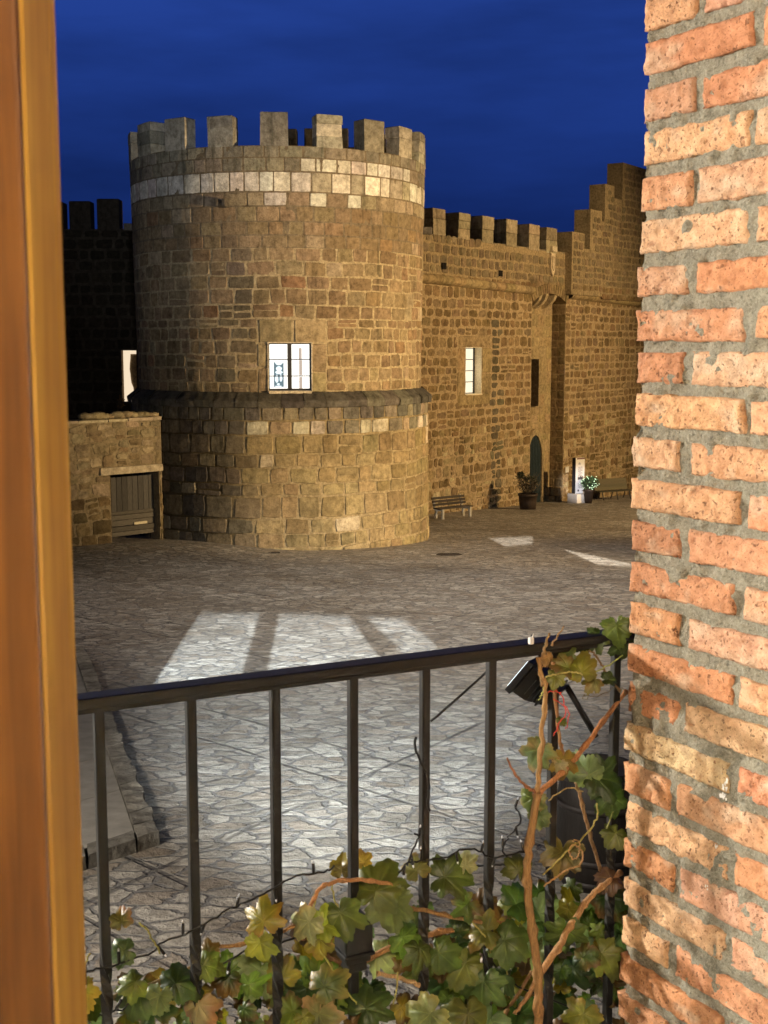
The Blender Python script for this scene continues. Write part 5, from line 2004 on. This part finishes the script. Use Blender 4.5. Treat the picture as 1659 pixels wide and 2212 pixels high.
cane(mb, [(1245, 1690), (1258, 1740), (1275, 1800), (1298, 1880)], .02, .0034, .0034, (0.24, 0.14, 0.07))
cane(mb, [(1340, 1492), (1310, 1455), (1290, 1420), (1272, 1405)], -.01, .0022, .0014, (0.25, 0.15, 0.07))
vs1 = mb.build("stem", M_CANE, v1)
mb = MB(); cane(mb, [(1180, 1462), (1205, 1456), (1240, 1452), (1258, 1458)], -.055, .0015, .0013, (0.5, 0.42, 0.16), False); mb.build("leaf_stalk", M_CANE, v1)
mb = MB(); cane(mb, [(1258, 1458), (1300, 1446), (1345, 1416)], -.05, .0013, .0012, (0.32, 0.34, 0.1), False); mb.build("leaf_stalk", M_CANE, v1)
mb = MB(); cane(mb, [(1176, 1474), (1172, 1495), (1163, 1512)], -.055, .0012, .0010, (0.45, 0.45, 0.15), False); mb.build("leaf_stalk", M_CANE, v1)
mb = MB(); cane(mb, [(1180, 1620), (1200, 1640), (1215, 1648)], -.05, .0018, .0016, (0.35, 0.35, 0.12), False); mb.build("leaf_stalk", M_CANE, v1)
mb = MB(); cane(mb, [(1185, 1730), (1225, 1702), (1260, 1710)], -.04, .0012, .001, (0.36, 0.27, 0.11), False); mb.build("leaf_stalk", M_CANE, v1)
mb = MB(); cane(mb, [(1290, 1735), (1290, 1765), (1268, 1800), (1215, 1850), (1172, 1890)], -.04, .0016, .0015, (0.33, 0.29, 0.08), False); mb.build("leaf_stalk", M_CANE, v1)
mb = MB(); cane(mb, [(1345, 1705), (1330, 1740), (1310, 1790)], -.02, .0012, .001, (0.32, 0.33, 0.13), False); mb.build("leaf_stalk", M_CANE, v1)
# tendrils
mb = MB(); cane(mb, [(1175, 1915), (1200, 1895), (1225, 1880), (1252, 1868), (1258, 1840), (1240, 1826), (1228, 1838), (1240, 1856), (1252, 1842), (1250, 1818), (1236, 1816)], -.058, .0017, .0010, (0.40, 0.24, 0.10), False); mb.build("tendril", M_CANE, v1)
mb = MB(); cane(mb, [(1262, 1500), (1285, 1504), (1310, 1496), (1328, 1484), (1338, 1496), (1345, 1486), (1350, 1500)], -.03, .0008, .0006, (0.16, 0.13, 0.07), False); mb.build("tendril", M_CANE, v1)
mb = MB(); cane(mb, [(1262, 1500), (1258, 1508), (1268, 1510), (1270, 1500)], -.03, .0007, .0006, (0.16, 0.13, 0.07), False); mb.build("tendril", M_CANE, v1)

mb = MB(); cane(mb, [(1180, 1498), (1200, 1492), (1215, 1505), (1222, 1540), (1210, 1560)], -.045, .0010, .0009, (0.50, 0.045, 0.03), False); mb.build("red_tie", M_TONE, v1)
mb = MB(); cane(mb, [(1195, 1510), (1225, 1530), (1228, 1555), (1222, 1575)], -.045, .0009, .0008, (0.50, 0.045, 0.03), False); mb.build("red_tie", M_TONE, v1)
mb = MB(); cane(mb, [(1208, 1560), (1200, 1580), (1196, 1590)], -.045, .0009, .0008, (0.50, 0.045, 0.03), False); mb.build("red_tie", M_TONE, v1)

mb = MB()
TOW = np.array([-0.05, -0.9, 0.25])
LF = [  # x, y, size, colour, tip dx, tip dz, off, edge, tilt
    (1332, 1352, .062, (0.15, 0.21, 0.05), .2, -.9, -.03, None, (-.4, .2)),
    (1345, 1392, .055, (0.05, 0.085, 0.02), -.1, -1, -.01, None, (.2, -.1)),
    (1290, 1376, .058, (0.055, 0.09, 0.022), -.7, -.6, -.01, (0.10, 0.08, .03), (.1, .5)),
    (1264, 1385, .045, (0.05, 0.08, 0.02), -.9, -.4, .0, None, (.3, .4)),
    (1258, 1452, .062, (0.28, 0.27, 0.04), -.2, .9, -.05, (0.20, 0.16, .03), (-.5, 0)),
    (1225, 1442, .058, (0.13, 0.15, 0.035), -.6, .4, -.03, (0.15, 0.09, .03), (.5, .3)),
    (1218, 1415, .05, (0.12, 0.17, 0.05), .1, .9, -.01, None, (-.2, .1)),
    (1183, 1420, .034, (0.42, 0.24, 0.09), .3, -.9, -.058, (0.20, 0.11, .04), (.6, 0)),
    (1200, 1462, .04, (0.16, 0.17, 0.04), -.3, -.9, -.05, None, (.3, .3)),
    (1285, 1470, .042, (0.20, 0.19, 0.05), -.6, -.7, -.045, (0.30, 0.2, .08), (.1, .7)),
    (1310, 1468, .036, (0.07, 0.085, 0.025), .7, -.3, -.02, None, (.2, .7)),
    (1212, 1558, .026, (0.10, 0.12, 0.03), .6, .4, -.04, None, (.2, .6)),
    (1165, 1620, .072, (0.16, 0.23, 0.10), -.65, -.75, -.045, (0.30, 0.19, .08), (-.3, .1)),
    (1218, 1640, .062, (0.26, 0.165, 0.03), -.1, -1, -.045, (0.15, 0.08, .025), (.2, .2)),
    (1208, 1650, .036, (0.46, 0.40, 0.26), -.3, -.9, -.048, (0.40, 0.24, .1), (-.4, .1)),
    (1272, 1672, .075, (0.19, 0.26, 0.11), -.75, .6, -.01, None, (-.2, -.3)),
    (1290, 1680, .095, (0.035, 0.058, 0.017), .7, -.25, -.012, None, (.3, .1)),
    (1318, 1720, .070, (0.05, 0.09, 0.02), .2, -1, -.02, None, (0, .2)),
    (1150, 1725, .062, (0.10, 0.15, 0.03), -.1, -1, -.04, (0.34, 0.28, .13), (-.6, 0)),
    (1165, 1760, .050, (0.12, 0.17, 0.05), -.35, -.9, -.045, (0.3, 0.24, .1), (-.7, .1)),
    (1330, 1800, .058, (0.11, 0.13, 0.03), -.5, -.6, -.02, None, (.1, .5)),
    (1215, 1840, .085, (0.12, 0.105, 0.025), -.2, -.9, -.01, (0.13, 0.09, .03), (.1, .4)),
    (1320, 1900, .06, (0.10, 0.05, 0.03), -.8, -.4, -.02, None, (.1, .7)),
    (1120, 1880, .062, (0.10, 0.11, 0.022), .2, .9, -.02, None, (.2, .2)),
]
for i, (x, y, sz, c, tx, tz, off, ed, tl) in enumerate(LF):
    b = rail_px(x, y, off)
    nrm = TOW + np.array([RU2[0] * tl[0], RU2[1] * tl[0], tl[1]])
    tip = np.array([RU2[0] * tx, RU2[1] * tx, tz])
    mb = MB()
    leaf(mb, b, nrm, tip, sz, jitc(tuple(.8 * k_ for k_ in c), .08), 100 + i, .42, ed)
    mb.build("leaf", M_LEAF, v1)

# --- trailing vine along the foot of the railing
v2 = thing("grapevine", "dense trailing grapevine with green and yellowing leaves, along the foot of the railing", "vine", rail_px(800, 2150, .05))
mb = MB()
cane(mb, [(655, 2030), (662, 1985), (678, 1940), (700, 1912), (740, 1902), (800, 1903), (860, 1912)], -.03, .0030, .0034, (0.40, 0.20, 0.09))
cane(mb, [(560, 2250), (640, 2190), (705, 2140), (770, 2088), (860, 2040), (950, 2012), (1020, 2005)], .02, .0055, .0045, (0.36, 0.18, 0.08))
cane(mb, [(815, 2103), (860, 2112), (905, 2128)], -.02, .0034, .0034, (0.50, 0.33, 0.16))
cane(mb, [(450, 2045), (520, 2040), (600, 2015), (680, 1985), (740, 1968)], .03, .0030, .0030, (0.36, 0.20, 0.09))
cane(mb, [(880, 1960), (960, 1975), (1040, 1992), (1100, 1988)], -.01, .0036, .003, (0.28, 0.16, 0.07))
cane(mb, [(665, 1985), (675, 2030), (700, 2060), (735, 2080)], -.01, .0034, .003, (0.16, 0.09, 0.05))
cane(mb, [(1000, 2260), (1090, 2190), (1170, 2060), (1210, 2000)], .05, .0034, .003, (0.28, 0.16, 0.07))
cane(mb, [(165, 2190), (250, 2150), (340, 2120), (430, 2080)], .05, .0022, .0022, (0.28, 0.2, 0.09))
mb.build("stem", M_CANE, v2)
mb = MB()
for pts in ([(717, 1905), (722, 1940), (735, 1970)], [(680, 1932), (678, 1970), (676, 2005)], [(690, 2050), (735, 2120), (770, 2170)], [(860, 2100), (856, 2140), (850, 2170)], [(300, 1992), (325, 2020), (345, 2060)], [(1075, 2060), (1095, 2100), (1100, 2150)], [(195, 2060), (180, 2090), (168, 2110)], [(1020, 1990), (1050, 2030), (1060, 2060)]):
    mb = MB(); cane(mb, pts, -.03, .0014, .0013, (0.36, 0.33, 0.10), False); mb.build("leaf_stalk", M_CANE, v2)
mb = MB()
BIG = [
    (812, 1925, .112, (0.10, 0.125, 0.025), .35, .9, -.03, None, (-.1, .35)),
    (735, 1972, .088, (0.085, 0.125, 0.028), .3, -1, -.045, None, (0, .45)),
    (845, 1945, .095, (0.135, 0.18, 0.055), .1, -1, -.035, None, (-.2, .2)),
    (668, 1990, .075, (0.34, 0.36, 0.20), -.9, -.5, -.045, (0.40, 0.34, .16), (-.3, .3)),
    (700, 2000, .070, (0.24, 0.29, 0.035), .8, .3, -.04, None, (.1, .3)),
    (690, 2030, .060, (0.24, 0.20, 0.03), 0, -1, -.03, (0.22, 0.12, .03), (.1, .1)),
    (570, 1990, .080, (0.24, 0.23, 0.03), -.3, .9, -.02, (0.25, 0.15, .03), (-.2, .2)),
    (562, 2035, .062, (0.26, 0.27, 0.04), .2, -1, -.02, None, (-.1, .1)),
    (738, 1880, .048, (0.12, 0.10, 0.03), -.2, 1, .02, (0.24, 0.2, .03), (-.2, 0)),
    (785, 1862, .042, (0.36, 0.27, 0.05), .1, 1, .01, (0.35, 0.2, .04), (.4, 0)),
    (900, 1880, .06, (0.16, 0.16, 0.04), -.4, .8, -.01, (0.2, 0.13, .03), (-.2, .3)),
    (960, 1895, .095, (0.065, 0.095, 0.02), .9, -.2, -.02, None, (0, .4)),
    (1005, 1870, .052, (0.34, 0.36, 0.18), -.2, .8, -.02, None, (-.3, .2)),
    (262, 1990, .045, (0.12, 0.13, 0.03), -.3, .8, -.02, (0.2, 0.1, .04), (-.2, .3)),
    (270, 2055, .055, (0.10, 0.16, 0.06), -.8, .1, -.01, None, (-.2, .5)),
    (170, 2140, .06, (0.24, 0.26, 0.05), .4, -.8, .0, (0.3, 0.2, .04), (.1, .3)),
    (300, 2150, .075, (0.09, 0.15, 0.045), -.4, -.7, .01, None, (-.1, .5)),
    (380, 2125, .08, (0.045, 0.085, 0.022), .4, .2, .0, None, (.1, .6)),
    (345, 2150, .06, (0.15, 0.21, 0.08), -.2, -.9, -.01, None, (-.4, .2)),
    (450, 2060, .06, (0.11, 0.12, 0.03), -.5, .5, .02, (0.16, 0.1, .03), (.1, .5)),
    (440, 2085, .06, (0.10, 0.15, 0.025), .7, -.4, -.0, None, (.1, .4)),
    (430, 2170, .075, (0.34, 0.30, 0.16), -.2, -1, -.01, (0.25, 0.13, .05), (-.4, .2)),
    (700, 2130, .085, (0.085, 0.13, 0.04), .9, .3, -.04, (0.2, 0.16, .05), (-.1, .5)),
    (690, 2190, .10, (0.16, 0.165, 0.06), -.3, -.9, -.045, (0.42, 0.27, .14), (-.6, .2)),
    (790, 2180, .095, (0.05, 0.09, 0.025), .5, .3, -.03, None, (-.1, .6)),
    (930, 2190, .10, (0.24, 0.29, 0.12), -.6, -.3, -.04, (0.34, 0.33, .13), (-.1, .4)),
    (1045, 2120, .095, (0.075, 0.12, 0.03), -.1, -1, -.03, None, (-.3, .4)),
    (1010, 2190, .11, (0.10, 0.11, 0.022), .1, -.9, -.035, None, (.1, .3)),
    (1090, 2030, .09, (0.08, 0.12, 0.028), .5, -.5, -.03, None, (-.2, .5)),
    (1050, 2010, .085, (0.11, 0.12, 0.024), -.7, .3, -.02, (0.16, 0.11, .03), (.1, .5)),
    (1005, 2080, .08, (0.13, 0.16, 0.03), -.5, -.8, -.03, None, (-.1, .5)),
    (1260, 2190, .09, (0.24, 0.27, 0.05), -.4, -.7, -.04, (0.34, 0.25, .08), (-.2, .3)),
    (1300, 2060, .09, (0.17, 0.19, 0.045), .4, -.8, -.03, None, (.1, .4)),
    (1060, 2205, .085, (0.13, 0.2, 0.09), -.3, -.9, -.05, None, (-.4, .3)),
]
for i, (x, y, sz, c, tx, tz, off, ed, tl) in enumerate(BIG):
    b = rail_px(x, y, off)
    mb = MB()
    leaf(mb, b, TOW + np.array([RU2[0] * tl[0], RU2[1] * tl[0], tl[1]]), np.array([RU2[0] * tx, RU2[1] * tx, tz]), sz * .95, jitc(tuple(.8 * k_ for k_ in c), .08), 300 + i, .42, ed)
    mb.build("leaf", M_LEAF, v2)


def top_line(x):
    return float(np.interp(x, [150, 240, 330, 420, 520, 600, 700, 800, 900, 1000, 1100, 1200, 1340], [2150, 2085, 2085, 2080, 2060, 2000, 1960, 1950, 1930, 1900, 1900, 1900, 1850]))


rr_ = np.random.default_rng(77)
cnt = 0
mb = MB()
while cnt < 310:
    x = rr_.uniform(160, 1360)
    if rr_.random() > np.interp(x, [160, 400, 600, 900, 1100, 1360], [.16, .30, .5, .75, 1, 1]):
        continue
    tl0 = top_line(x)
    y = tl0 + 25 + (2320 - tl0) * rr_.uniform(0, 1) ** 0.85
    off = rr_.uniform(-.04, .26)
    if x < 620:
        off = rr_.uniform(-.01, .12)
    u = rr_.random()
    ed = None
    if u < .62:
        c = GREENS[rr_.integers(len(GREENS))]
        if rr_.random() < .25:
            ed = BRN[rr_.integers(3)]
    elif u < .76:
        c = YELL[rr_.integers(3)]
        if rr_.random() < .5:
            ed = BRN[rr_.integers(3)]
    elif u < .88:
        c = BRN[rr_.integers(3)]
    else:
        c = PALEG[rr_.integers(3)]
    nrm = TOW + np.array([RU2[0], RU2[1], 0]) * rr_.normal(0, .45) + np.array([0, 0, rr_.normal(.3, .45)])
    tip = np.array([RU2[0], RU2[1], 0]) * rr_.normal(0, .7) + np.array([0, 0, rr_.normal(-.5, .6)])
    leaf(mb, rail_px(x, y, off), nrm, tip, rr_.uniform(.038, .092), jitc(c, .2), 1000 + cnt, rr_.uniform(.15, .7), ed)
    cnt += 1
mb.build("foliage", M_LEAF, v2)
